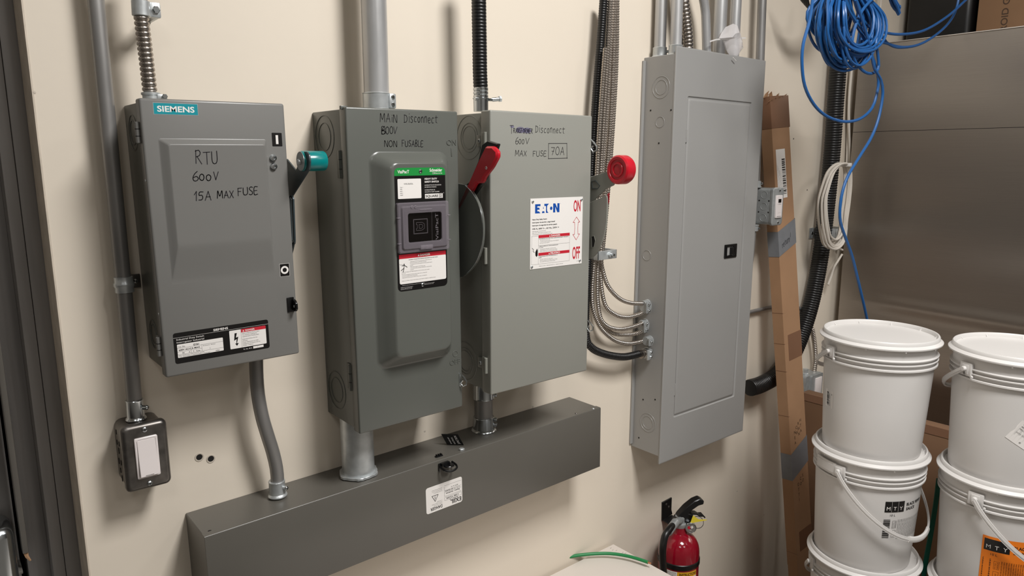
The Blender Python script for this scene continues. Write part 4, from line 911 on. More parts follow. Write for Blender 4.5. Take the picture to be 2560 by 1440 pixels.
# ================================================================ armoured cables beside the panel
def cable(label, pts, r, m, pitch, depth, name='armoured_cable', grp='armoured cables running into the breaker panel', n=10):
    q = MB(); corrug(q, pts, r, m, pitch, depth, n); o = q.build(name, loc=pts[-1]); return tag(o, label, 'cable', grp)
XE = 1.4545
cable('armoured cable curving into the upper of two holes of the topmost connector', [(1.3402, -0.0300, 1.9694), (1.3404, -0.0300, 1.8322), (1.3348, -0.0300, 1.6908), (1.3224, -0.0320, 1.5557), (1.3107, -0.0340, 1.4382), (1.3036, -0.0360, 1.3590), (1.3107, -0.0400, 1.3133), (1.3287, -0.0420, 1.2778), (1.3671, -0.0420, 1.2451), (1.4121, -0.0410, 1.2265), (1.4753, -0.0380, 1.2155)], .0058, M_bx, .0058, .26)
cable('armoured cable curving into the lower hole of the topmost connector', [(1.3499, -0.0300, 1.9707), (1.3517, -0.0300, 1.8331), (1.3449, -0.0300, 1.6911), (1.3347, -0.0300, 1.5555), (1.3226, -0.0310, 1.4373), (1.3134, -0.0320, 1.3678), (1.3056, -0.0340, 1.3080), (1.3195, -0.0380, 1.2351), (1.3571, -0.0400, 1.2031), (1.3994, -0.0410, 1.1898), (1.4417, -0.0400, 1.1889), (1.4796, -0.0380, 1.1931)], .0058, M_bx, .0058, .26)
cable('armoured cable curving into the upper hole of the middle connector', [(1.3078, -0.0460, 1.9627), (1.3028, -0.0460, 1.8548), (1.2955, -0.0460, 1.7261), (1.2891, -0.0450, 1.5947), (1.2849, -0.0440, 1.4795), (1.2837, -0.0440, 1.3616), (1.2849, -0.0440, 1.2610), (1.2964, -0.0440, 1.2062), (1.3236, -0.0440, 1.1783), (1.3677, -0.0440, 1.1631), (1.4199, -0.0420, 1.1600), (1.4793, -0.0380, 1.1634)], .0058, M_bx, .0058, .26)
cable('armoured cable curving into the lower hole of the middle connector', [(1.3340, -0.0280, 1.9690), (1.3304, -0.0280, 1.8593), (1.3245, -0.0280, 1.7284), (1.3142, -0.0280, 1.5946), (1.3074, -0.0280, 1.4776), (1.2999, -0.0300, 1.3587), (1.3010, -0.0300, 1.2569), (1.3112, -0.0300, 1.2038), (1.3282, -0.0300, 1.1751), (1.3599, -0.0320, 1.1514), (1.4092, -0.0340, 1.1396), (1.4485, -0.0360, 1.1380), (1.4802, -0.0380, 1.1433)], .0058, M_bx, .0058, .26)
cable('armoured cable sagging lowest of the steel ones into the single connector', [(1.2819, -0.0580, 1.8515), (1.2727, -0.0580, 1.7427), (1.2660, -0.0560, 1.6135), (1.2632, -0.0540, 1.4810), (1.2661, -0.0500, 1.3637), (1.2617, -0.0480, 1.2845), (1.2678, -0.0460, 1.2330), (1.2895, -0.0440, 1.1907), (1.3166, -0.0440, 1.1616), (1.3591, -0.0430, 1.1334), (1.4100, -0.0410, 1.1169), (1.4530, -0.0400, 1.1138), (1.4898, -0.0380, 1.1151)], .0058, M_bx, .0058, .26)
t = cable('thick black ribbed cable sweeping into the lowest connector of the breaker panel', [(1.2967, -0.0360, 1.9629), (1.2897, -0.0360, 1.8728), (1.2790, -0.0360, 1.7629), (1.2708, -0.0360, 1.6513), (1.2630, -0.0360, 1.5186), (1.2561, -0.0380, 1.3634), (1.2487, -0.0400, 1.2246), (1.2509, -0.0420, 1.1574), (1.2676, -0.0430, 1.1321), (1.2955, -0.0430, 1.1147), (1.3421, -0.0430, 1.0968), (1.3976, -0.0420, 1.0833), (1.4617, -0.0380, 1.0797)], .0100, M_black, .0055, .10, n=14)
# connectors on the panel side
def side_conn(label, pts, two):
    P = [Vector(p) for p in pts]; c_ = sum(P, Vector())/len(P); c_.x = 1.4838
    t = thing('cable_connector', label, 'connector', c_, group='cable connectors on the side of the breaker panel')
    h = .019 if two else .013
    q = MB(); out = [(y, z) for y, z in [(.013*math.cos(a), h*math.sin(a)) for a in [2*PI*i/24 for i in range(24)]]]
    q.prism(out, 'x', -.0045, -.0002, M_galv, .0008); q.build('flange', t)
    q = MB(); out = [(a*.92, b_*.92) for a, b_ in out]; q.prism(out, 'x', -.020, -.0045, M_boxgal, .001); q.build('body', t)
    q = MB(); q.box(-.024, -.008, -.0155, -.0115, -h*.8, h*.8, M_boxgal, .001)
    for dz in ((-h*.45, h*.45) if two else (0,)): bolt(q, (-.015, -.0155, dz), (0, -1, 0), .0042, M_zinc, .0035)
    q.build('clamp_bar', t)
side_conn('upper oval two-hole cable connector on the panel side', [(1.4840, -0.0442, 1.2208), (1.4840, -0.0397, 1.1960)], True)
side_conn('lower oval two-hole cable connector on the panel side', [(1.4840, -0.0381, 1.1671), (1.4840, -0.0349, 1.1421)], True)
side_conn('small single cable connector below the two oval ones', [(1.4840, -0.0538, 1.1169)], False)
c_ = Vector([(1.4840, -0.0469, 1.0810)][0])
t = thing('cable_connector', 'larger clamp connector of the black cable, lowest on the panel side', 'connector', (1.4838, c_.y, c_.z))
q = MB(); q.lathe([(.016, 0), (.016, .004), (.0135, .005), (.0135, .016)], (0, 0, 0), (-1, 0, 0), M_galv, 20); q.build('body', t)
q = MB(); q.lathe([(.0118, .014), (.0118, .020), (.0105, .021), (.0118, .022), (.0118, .030)], (0, 0, 0), (-1, 0, 0), M_bx, 18); q.build('ferrule', t)
q = MB(); q.box(-.024, -.006, -.020, -.015, -.014, .014, M_galv, .001); bolt(q, (-.012, -.020, .006), (0, -1, 0), .0042, M_zinc, .003); bolt(q, (-.012, -.020, -.007), (0, -1, 0), .0042, M_zinc, .003); q.build('clamp_bar', t)
# bundle clamp
c_ = Vector([(1.2963, -0.0400, 1.3660)][0])
t = thing('cable_clamp', 'zinc strut clamp holding the armoured cables beside the rightmost switch', 'clamp', (c_.x, 0, c_.z))
q = MB(); q.box(-.036, .030, -.0685, -.0655, -.011, .011, M_galv, .001); q.box(-.036, -.033, -.0685, 0, -.011, .011, M_galv, .001); q.box(.027, .030, -.0685, 0, -.011, .011, M_galv, .001)
q.box(.030, .046, -.003, 0, -.011, .011, M_galv, .001); q.build('bracket', t)
q = MB(); q.cyl((.006, -.0685, 0), (.006, -.0735, 0), .008, M_galv, 6); q.cyl((.006, -.0735, 0), (.006, -.082, 0), .0034, M_zinc, 10); q.build('bolt', t)


# ================================================================ utility box right of the panel
X0, X1, Z0, Z1 = 1.955, 2.011, 1.399, 1.5115
t = thing('switch_box', 'galvanized utility box with narrow white occupancy switch right of the breaker panel', 'switch', ((X0+X1)/2, 0, (Z0+Z1)/2))
hw_, hh = (X1-X0)/2, (Z1-Z0)/2
q = MB(); q.rings([[(u, y, v) for u, v in rrect(-hw_, hw_, -hh+.002, hh-.002, .010, 4)] for y in (-.001, -.106)], M_boxgal); q.build('box', t)
q = MB(); q.rings([[(u, y, v) for u, v in rrect(-hw_-.001+e, hw_+.001-e, -hh+e, hh-e, .010, 4)] for e, y in ((.0005, -.102), (0, -.103), (0, -.1105), (.0015, -.112), (.004, -.1125))], M_boxgal); cv_ = q.build('cover_plate', t)
q = MB(); q.rings([[(u, y, v) for u, v in rrect(-.016+e, .016-e, -.0335+e, .0335-e, .0015, 2)] for e, y in ((0, -.112), (0, -.116), (.001, -.117))], M_whitesw); sw_ = q.build('occupancy_switch', t, 'white switch insert with dark sensor')
c = Card(front(-.1171)); c.rect(-.0075, .0085, .0115, .0225, M_darkwin, 1); c.rect(-.010, .010, .0065, .0072, M_greyp, 1); tri(c, 0, .0080, .0018, M_greyp, 2); c.rect(-.008, .008, -.0185, -.0182, M_greyp, 1); c.rect(-.012, .012, -.0300, -.0285, M_greyp, 1); c.build('sensor_window', sw_)
for v in (.0475, -.0475):
    q = MB(); bolt(q, (.004, -.1125, v), (0, -1, 0), .0045, M_zinc, .002); q.build('screw', cv_)
for v in (.034, 0, -.034): knockout('knockout', t, (-hw_-.0001, -.082, v), (1, 0, 0), (.0105,), M_boxgal)
for v in (.017, -.017):
    for y in (-.066, -.098):
        q = MB(); q.lathe([(.0026, 0), (.002, .0005)], (-hw_-.0001, y, v), (-1, 0, 0), M_hole, 10); q.build('small_hole', t)
for v, s_ in ((hh-.001, 1), (-hh+.001, -1)):
    q = MB(); q.lathe([(.013, 0), (.013, .004), (.0115, .005), (.0115, .020)], (-.027, -.055, v), (0, 0, s_), M_galv, 18); bolt(q, (-.022, -.067, v+s_*.012), (-.5, -.8, 0), .004, M_zinc, .003); q.build('connector', t)
q = MB(); q.tube(catmull([(1.956, -.055, 1.382), (1.958, -.052, 1.33), (1.956, -.05, 1.28), (1.948, -.045, 1.23), (1.936, -.04, 1.16), (1.925, -.03, 1.08)], .01), .0058, M_emt_d, 10)
tag(q.build('electrical_cable', loc=(1.956, -.055, 1.382)), 'thin grey cable dropping from the galvanized utility box behind the panel edge', 'cable')
t = cable('thin armoured cable running sideways low on the wall behind the long cardboard box', [(1.9710, -0.0120, 1.1086), (2.0270, -0.0120, 1.1111), (2.0849, -0.0120, 1.1110), (2.1449, -0.0120, 1.1095), (2.2328, -0.0120, 1.1018), (2.3125, -0.0120, 1.0882), (2.3577, -0.0120, 1.0706), (2.3827, -0.0120, 1.0469), (2.3972, -0.0120, 1.0215)], .0062, M_emt_d, .006, .12, grp=None)

# ================================================================ long cardboard box leaning to the left
LB = thing('cardboard_box', 'long narrow brown cardboard box leaning beside the breaker panel, torn at the top', 'box', (2.1447, -.1675, .001))
_z = Vector((2.0106-2.1447, -.0119+.1675, 1.775)); lh = _z.length; _z.normalize(); _x = (Vector((1, 0, 0))-_z*_z.x).normalized(); _y = _z.cross(_x)
LB.rotation_euler = Matrix((_x, _y, _z)).transposed().to_euler()
# local frame: z along its length
lw, ld = .1012, .036     # front face at y = -ld, back at 0
q = MB(); q.box(0, lw, -ld, 0, 0, lh, M_card, .0015, 1); q.build('carton', LB)
q = MB(); q.box(-.0008, .0004, -ld, 0, .25, lh-.005, M_card, 0); q.build('side_flap', LB)
q = MB(); q.box(-.002, lw+.002, -ld-.0012, .0012, lh-.095, lh+.001, M_cardtape, .001); q.build('top_tape', LB, 'darker brown packing tape')
def lbx(pts): # room points to local
    R_ = LB.matrix_basis.inverted(); return [R_ @ Vector(p) for p in pts]
rnd = random.Random(5)
for i in range(26):
    q = MB(); u = rnd.uniform(-.004, lw); y = rnd.uniform(-ld-.002, -.004); h = rnd.uniform(.004, .020); a = rnd.uniform(-.012, .012); w0 = rnd.uniform(.008, .022); zb = lh-rnd.uniform(0, .02)
    q.rings([[(u-w0/2, y, zb), (u+w0/2, y, zb), (u+w0/2, y+.002, zb), (u-w0/2, y+.002, zb)], [(u-w0/3+a*.5, y-.004, zb+h*.6), (u+w0/3+a*.5, y-.004, zb+h*.6), (u+w0/3+a*.5, y-.002, zb+h*.6), (u-w0/3+a*.5, y-.002, zb+h*.6)], [(u+a, y-.010, zb+h), (u+a+.001, y-.010, zb+h), (u+a+.001, y-.009, zb+h), (u+a, y-.009, zb+h)]], M_cardraw); q.build('torn_fibre', LB)
yf = -ld
for v in (.30, .62, .78, .93, 1.02, 1.12):
    q = MB(); q.box(-.0012, .0035, -ld-.0004, 0, v-.0008, v+.0008, M_cardtape); q.build('crease', LB)
def tape(v0, v1, tilt, m, name, label=None):
    q = MB(); q.rings([[(-.0018, 0, v0), (-.0018, yf-.001, v0), (lw+.0012, yf-.001, v0+tilt), (lw+.0012, 0, v0+tilt)], [(-.0018, 0, v1), (-.0018, yf-.001, v1), (lw+.0012, yf-.001, v1+tilt), (lw+.0012, 0, v1+tilt)]], m, False, False); return q.build(name, LB, label)
tp = tape(1.300, 1.378, .030, M_duct, 'duct_tape', 'grey duct tape with handwriting')
c = Card(front(yf-.0012)); hand(c, 'return', .018, 1.325, .062, .020, M_ink, .0013, slope=.32, seed=41); hand(c, '!', .066, 1.345, .069, .022, M_ink, .0013, seed=42); c.build('tape_writing', LB, 'black marker handwriting')
tape(.560, .650, .035, M_duct, 'duct_tape', 'grey duct tape')
tape(.10, .17, .02, M_duct, 'duct_tape', 'grey duct tape')
q = MB(); q.box(.022, lw+.0008, yf-.0006, yf+.002, .96, 1.045, M_cardtape); q.build('brown_tape', LB, 'brown packing tape')
q = MB(); q.box(.022, lw+.0008, yf-.0006, yf+.002, .30, .37, M_cardtape); q.build('brown_tape', LB, 'brown packing tape')
c = Card(front(yf-.0002)); c.rect(.014, .066, 1.478, 1.628, M_white, 1); c.bars(.044, .062, 1.490, 1.600, M_blackp, 3, 2, vert=False, n=34)
for k, x in enumerate((.018, .023, .028, .033, .038)): c.text('SIAL 120 Produit fini interieur quantite 1'[k*3:], x, 1.490, .0026, M_greyp, 2, w=.095-.008*k, rot=PI/2)
c.text('4 006381 333931', .0645, 1.50, .0016, M_blackp, 2, w=.07, rot=PI/2); c.build('shipping_label', LB, 'white barcode label')
c = Card(front(yf-.0002))
for k, (s_, x, v) in enumerate((('NEA', .030, .712), ('OW', .042, .725), ('RWN', .055, .735), ('HTA', .068, .742))):
    for j, ch in enumerate(s_): c.text(ch, x, v-.018*j, .0105, M_cardprint, 1, al='c')
for k, (s_, x, v) in enumerate((('DTTI', .035, .530), ('CO', .050, .545), ('SO', .064, .552))):
    for j, ch in enumerate(s_): c.text(ch, x, v-.018*j, .0105, M_cardprint, 1, al='c')
c.build('stencil_print', LB, 'dark stencilled lettering')

# ================================================================ big black conduit with strap
O = Vector([(2.3541, -0.0450, 1.1273)][0])
q = MB(); corrug(q, [(2.4283, -0.0400, 2.2062), (2.4282, -0.0400, 2.1073), (2.4281, -0.0400, 1.9562), (2.4273, -0.0400, 1.7886), (2.4292, -0.0400, 1.6168), (2.4192, -0.0400, 1.4272), (2.3977, -0.0400, 1.2343), (2.3496, -0.0400, 1.0706), (2.2679, -0.0400, 0.9416), (2.1728, -0.0400, 0.8820), (2.0769, -0.0400, 0.8669), (2.0044, -0.0400, 0.8686)], .0275, M_black, .0085, .07, 22)
tag(q.build('flexible_conduit', loc=(2.409, 0, 1.3391)), 'thick black corrugated conduit curving down behind the long cardboard box', 'conduit')
c_ = Vector([(2.3981, 0.0000, 1.3385)][0])
t = thing('conduit_strap', 'zinc strap fastening the thick black conduit to the wall', 'strap', c_)
dx = Vector([(2.4088, -0.0400, 1.3478)][0])-c_
q = MB(); q.box(-.012, .03, -.004, -.001, -.019, .019, M_galv, .001); q.box(.026, .030, -.075, -.001, -.019, .019, M_galv, .001); q.box(.026, .110, -.080, -.076, -.019, .019, M_galv, .001); q.box(.106, .110, -.080, -.001, -.019, .019, M_galv, .001); q.build('band', t)
q = MB(); bolt(q, (.004, -.004, 0), (0, -1, 0), .006, M_zinc, .003); q.build('screw', t)
q = MB(); bolt(q, (.074, -.080, 0), (0, -1, 0), .005, M_zinc, .003); q.build('screw', t)

# white cables
q = MB(); q.tube(catmull([(2.5633, -0.0100, 2.0773), (2.5756, -0.0100, 1.9193), (2.5837, -0.0100, 1.7840), (2.5996, -0.0100, 1.6175), (2.6088, -0.0100, 1.4892)], .02), .0042, M_whitecable, 8)
tag(q.build('data_cable', loc=[(2.5996, -0.0100, 1.6175)][0]), 'thin white cable hanging straight down beside the steel cabinet, left one', 'cable')
q = MB(); q.tube(catmull([(2.5570, -0.0200, 2.0751), (2.5637, -0.0200, 1.9174), (2.5635, -0.0200, 1.7798), (2.5968, -0.0200, 1.6174), (2.6227, -0.0200, 1.4458), (2.5974, -0.0200, 1.3600), (2.5752, -0.0200, 1.2739)], .02), .0042, M_whitecable, 8)
tag(q.build('data_cable', loc=[(2.5968, -0.0200, 1.6174)][0]), 'thin white cable beside the steel cabinet running down past the white coil', 'cable')
t = thing('cable_coil', 'bundle of white cable looped and tied in front of the thick black conduit', 'cable coil', [(2.4118, -0.1000, 1.5742)][0])
O = Vector([(2.4118, -0.1000, 1.5742)][0]); rnd = random.Random(9); q = MB()
lp_ = [Vector(p)-O for p in [(2.4178, -0.1000, 1.5715), (2.3645, -0.1000, 1.5772), (2.3095, -0.1000, 1.5520), (2.2752, -0.1000, 1.5013), (2.2626, -0.1000, 1.4632), (2.2729, -0.1000, 1.4109), (2.2966, -0.1000, 1.3571), (2.3233, -0.1000, 1.3207), (2.3718, -0.1000, 1.3061), (2.4114, -0.1000, 1.3194), (2.4293, -0.1000, 1.3482), (2.4317, -0.1000, 1.4025), (2.4398, -0.1000, 1.4563), (2.4399, -0.1000, 1.5234)]]
for k in range(8):
    dx, dz, sc = rnd.uniform(-.012, .012), rnd.uniform(-.022, .004), rnd.uniform(.80, 1.04); dy = rnd.uniform(-.012, .014)
    P = [Vector((p.x*sc+dx*min(1, abs(p.x)*9), p.y+dy, p.z*(sc*.5+.5)+dz*min(1, abs(p.z)*6))) for p in lp_]
    q = MB(); q.tube(catmull(P, .012, True), .0038, M_whitecable, 7, loop=True); q.build('loop', t)
q = MB(); q.box(-.012, .006, -.018, .018, -.006, .006, M_whiteplastic, .002); q.build('cable_tie', t)
q = MB(); q.tube(catmull([Vector(p)-O for p in [(2.5796, -0.0300, 1.2511), (2.5530, -0.0300, 1.2300), (2.5267, -0.0300, 1.2092), (2.5108, -0.0300, 1.1788), (2.4921, -0.0300, 1.1488)]], .01), .004, M_whitecable, 7); q.build('loose_end', t)
q = MB(); q.tube(catmull([Vector(p)-O for p in [(2.2989, -0.0900, 1.3826), (2.3203, -0.0900, 1.3281), (2.3734, -0.0900, 1.2996), (2.4132, -0.0900, 1.2937), (2.4547, -0.0900, 1.2833)]], .01), .0038, M_whitecable, 7); q.build('loose_end', t)

# blue cable coil hanging in front of the wall
HY = -.35
O = Vector([(1.8128, -0.3500, 2.0343)][0])
t = thing('cable_coil', 'large tangled coil of blue network cable hanging at upper right', 'cable coil', O)
rnd = random.Random(21)
def loopy(pts, r=.0037, y0=0, jit=0):
    P = [Vector(p)-O for p in pts]
    return P
base = [Vector(p)-O for p in [(1.8010, -0.3500, 2.0325), (1.7425, -0.3500, 1.9516), (1.7189, -0.3500, 1.9034), (1.7331, -0.3500, 1.8589), (1.7815, -0.3500, 1.8254), (1.8486, -0.3500, 1.8170), (1.9186, -0.3500, 1.8359), (1.9599, -0.3500, 1.8792), (1.9669, -0.3500, 1.9395), (1.9001, -0.3500, 1.9900), (1.8288, -0.3500, 2.0366)]]
for k in range(26):
    sx = rnd.uniform(.62, 1.06); sz = rnd.uniform(.52, 1.03)**.8; sk = rnd.uniform(-.10, .16); dy = rnd.uniform(-.045, .045); ph = rnd.uniform(0, 6)
    P = [Vector((p.x*sx+sk*p.z*.35+.003*math.sin(ph+i), dy*min(1, abs(p.z)*8), p.z*sz)) for i, p in enumerate(base)]
    q = MB(); q.tube(catmull(P, .012, True), .0034, M_blue, 7, loop=True); q.build('loop', t)
lft = [Vector(p)-O for p in [(1.7892, -0.3500, 2.0308), (1.7247, -0.3500, 1.9675), (1.7101, -0.3500, 1.9115), (1.7153, -0.3500, 1.8756), (1.7397, -0.3500, 1.8409), (1.7784, -0.3500, 1.8195), (1.8121, -0.3500, 1.8373), (1.7740, -0.3500, 1.8999), (1.7719, -0.3500, 1.9644), (1.7970, -0.3500, 2.0320)]]
for k in range(7):
    kx = rnd.uniform(.9, 1.08); kz = rnd.uniform(.92, 1.02); dy = rnd.uniform(-.03, .03); ox = rnd.uniform(-.006, .006)
    P = [Vector((p.x*kx+ox*min(1, abs(p.z)*8), dy*min(1, abs(p.z)*8), p.z*kz)) for p in lft]
    q = MB(); q.tube(catmull(P, .012, True), .0034, M_blue, 7, loop=True); q.build('loop', t)
for pts in ([(1.6342, -0.3700, 1.9700), (1.6248, -0.3700, 1.9082), (1.6038, -0.3700, 1.8538), (1.6043, -0.3700, 1.8099), (1.6232, -0.3700, 1.7623), (1.6688, -0.3700, 1.7237), (1.7338, -0.3700, 1.6982), (1.8246, -0.3700, 1.6875), (1.9090, -0.3700, 1.6969), (1.9714, -0.3700, 1.7266), (1.9936, -0.3700, 1.7685), (1.9947, -0.3700, 1.7992), (1.9752, -0.3700, 1.8282), (1.9258, -0.3700, 1.8739), (1.8476, -0.3700, 1.9238), (1.7766, -0.3700, 1.9801)],
            [(1.7347, -0.3800, 1.9907), (1.7900, -0.3800, 1.9437), (1.8717, -0.3800, 1.9061), (1.9375, -0.3800, 1.8836), (1.9629, -0.3800, 1.8463), (1.9631, -0.3800, 1.8214), (1.9245, -0.3800, 1.8098), (1.8796, -0.3800, 1.8145), (1.8332, -0.3800, 1.8360), (1.8145, -0.3800, 1.8721), (1.8269, -0.3800, 1.9202), (1.8617, -0.3800, 1.9616), (1.9402, -0.3800, 2.0095)],
            [(1.8233, -0.3600, 2.0064), (1.8601, -0.3600, 1.9739), (1.9214, -0.3600, 1.9332), (2.0025, -0.3600, 1.9241), (2.1230, -0.3600, 1.9282), (2.2758, -0.3600, 1.9544), (2.4359, -0.3600, 2.0120), (2.5612, -0.3600, 2.0732), (2.6647, -0.3600, 2.1223)],
            [(1.8508, -0.3400, 2.0042), (1.8956, -0.3400, 1.9525), (1.9800, -0.3400, 1.9143), (2.0884, -0.3400, 1.9043), (2.2079, -0.3400, 1.9047), (2.3340, -0.3400, 1.9295), (2.4685, -0.3400, 1.9840), (2.5419, -0.3400, 2.0388), (2.5635, -0.3400, 2.1001)],
            [(1.9225, -0.3400, 1.9848), (1.9992, -0.3400, 1.9344), (2.0609, -0.3400, 1.9203), (2.0904, -0.3400, 1.9066), (2.1519, -0.3400, 1.8996), (2.2288, -0.3400, 1.9066)],
            [(1.7969, -0.3900, 1.9704), (1.8691, -0.3900, 1.8950), (1.8975, -0.3900, 1.8594), (1.9222, -0.3900, 1.8225), (1.9638, -0.3900, 1.7956), (1.9811, -0.3900, 1.7665), (1.9775, -0.3900, 1.7257), (1.9623, -0.3900, 1.6845), (1.9330, -0.3900, 1.6452), (1.8828, -0.3900, 1.6023), (1.8266, -0.3900, 1.5526), (1.8037, -0.3900, 1.5132), (1.7976, -0.3900, 1.4733), (1.8055, -0.3900, 1.4376), (1.8349, -0.3900, 1.3999), (1.8836, -0.3900, 1.3437), (1.9294, -0.3900, 1.2746), (1.9714, -0.3900, 1.2089), (2.0054, -0.3900, 1.1533), (2.0467, -0.3900, 1.0892)]):
    q = MB(); q.tube(catmull([Vector(p)-O for p in pts], .012), .0037, M_blue, 8); q.build('strand', t)
q = MB(); q.tube([(0, 0, -.02), (0, 0, .9)], .004, M_blackm, 8); q.build('hanger', t)
O2 = Vector([(2.0074, -0.4000, 2.0152)][0]); t = thing('cable_bundle', 'second bunch of blue cable ends peeking in at the top above the steel cabinet', 'cable', O2)
for k in range(5):
    q = MB(); e = [Vector(p)-O2 for p in [(1.9433, -0.4000, 2.0444), (1.9910, -0.4000, 2.0033), (2.0177, -0.4000, 1.9893), (2.0338, -0.4000, 1.9815)]]; P = [p+Vector((.008*k-.018, .004*k, -.006*abs(k-2)+rnd.uniform(-.006, .006))) for p in e]
    q.tube(catmull(P, .01), .0036, M_blue, 7); q.build('strand', t)
t = thing('cable_coil', 'black cable loops at the top edge left of the blue coil', 'cable coil', [(2.0817, -0.1200, 2.0721)][0]); O3 = Vector([(2.0817, -0.1200, 2.0721)][0])
for k in range(5):
    P = [Vector(p)-O3+Vector((.004*k, -.005*k, -.007*k)) for p in [(1.9888, -0.1200, 2.1023), (2.0170, -0.1200, 2.0526), (2.0458, -0.1200, 2.0367), (2.0874, -0.1200, 2.0309), (2.1289, -0.1200, 2.0337), (2.1690, -0.1200, 2.0522), (2.1941, -0.1200, 2.1099)]]
    q = MB(); q.tube(catmull(P, .01), .0038, M_black, 7); q.build('loop', t)
q = MB(); q.tube(catmull([(2.6944, -0.0300, 2.2226), (2.7187, -0.0300, 2.1462), (2.7190, -0.0300, 2.1126), (2.7157, -0.0300, 2.0974)], .01), .0035, M_whitecable, 8); q.tube(catmull([(2.7157, -0.0300, 2.0974), (2.7141, -0.0300, 2.0891), (2.7059, -0.0300, 2.0827), (2.7039, -0.0300, 2.0771)], .004), .0042, M_black, 8)
tag(q.build('pull_cord', loc=[(2.6944, -0.0300, 2.2226)][0]), 'short white cord with a dark end hanging above the steel cabinet', 'cord')

# ================================================================ stainless cabinet, boxes
SX = 2.58
t = thing('steel_cabinet', 'large brushed stainless steel cabinet filling the right background', 'cabinet', (SX, -.8, 0))
def ssp(z0, z1, y0, y1, nz, ny, f):
    q = MB(); rows = []
    for i in range(nz+1):
        z = z0+(z1-z0)*i/nz; rows.append([(f(y0+(y1-y0)*j/ny, z), y0+(y1-y0)*j/ny+.8, z) for j in range(ny+1)])
    q.rings(rows, M_ss, False, False, closed=False); return q
q = ssp(.10, 1.6850, -1.35, -.034, 200, 24, lambda y, z: .0006*math.sin(3.1*z+1.7*y)-.0055*min(1, max(0, (-y-.05)/.18))*math.exp(-(((z-(1.098+.020*(y+.034)))/.026)**2))); q.build('lower_panel', t)
q = ssp(1.6866, 1.976, -1.35, -.034, 4, 4, lambda y, z: 0); q.build('upper_panel', t)
q = MB(); q.box(.003, .85, -.55, .7655, .02, 1.975, M_ss, .002); q.build('body', t)
q = MB(); q.box(.0008, .004, -.55, .766, 1.681, 1.690, M_blackm); q.build('panel_seam', t)
q = MB(); q.box(-.002, .85, -.55, .766, 1.974, 1.979, M_ss, .001); q.build('top_edge', t)
t = thing('cardboard_box', 'tan cardboard box with lettering on top of the steel cabinet', 'box', (2.95, -.62, 1.979))
yb = [(2.9500, -0.2637, 2.0852)][0][1]+.62
q = MB(); q.box(0, .40, yb-.60, yb, 0, .42, M_card2, .003); q.build('carton', t)
c = Card(lambda u, v, h: (-h-.0002, -u, v)); c.text('FROID GOBELET', -([(2.9500, -0.3462, 2.0733)][0][1]+.62)+.012, .030, .020, M_cardprint, 1, w=.235, rot=PI/2, bold=.0004); c.build('box_print', t, 'dark printed lettering')
t = thing('shade_block', 'added black tote in the dark on top of the steel cabinet', 'stand_in', (3.02, -.138, 1.979))  # black mass added in place of the wall lying in shadow here
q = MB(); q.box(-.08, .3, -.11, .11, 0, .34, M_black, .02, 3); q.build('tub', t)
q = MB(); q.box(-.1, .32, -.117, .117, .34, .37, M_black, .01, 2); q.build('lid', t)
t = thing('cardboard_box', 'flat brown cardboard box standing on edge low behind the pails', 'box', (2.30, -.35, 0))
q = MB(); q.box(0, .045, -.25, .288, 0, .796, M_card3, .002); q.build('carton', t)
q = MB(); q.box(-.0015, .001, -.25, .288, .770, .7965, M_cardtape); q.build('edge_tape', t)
# wall outlet low behind the long box
c_ = Vector([(2.5066, 0.0000, 0.7444)][0])
t = thing('outlet_box', 'small grey metal outlet box low on the wall behind the long cardboard box', 'electrical box', (2.405, 0, .80))
q = MB(); q.rings([[(u, y, v) for u, v in rrect(-.055, .055, -.055, .036, .008, 3)] for y in (-.001, -.046)], M_boxgal); q.build('box', t)
q = MB(); q.rings([[(u, y, v) for u, v in rrect(-.020, .057, -.057, .034, .006, 3)] for y in (-.046, -.052)], M_boxgal); q.build('cover_plate', t)
q = MB(); q.box(.002, .045, -.056, -.050, -.05, .022, M_whitesw, .001); q.build('outlet', t)
q = MB(); q.lathe([(.012, 0), (.012, .004), (.009, .006), (.009, .020)], (-.020, -.025, .036), (0, 0, 1), M_galv, 16); q.build('connector', t)
cable('short armoured cable dropping into the low outlet box', [(2.4033, -0.0280, 1.0031), (2.4330, -0.0260, 0.9391), (2.4494, -0.0250, 0.8763), (2.4460, -0.0250, 0.8198)], .0085, M_bx, .0074, .26, grp=None)


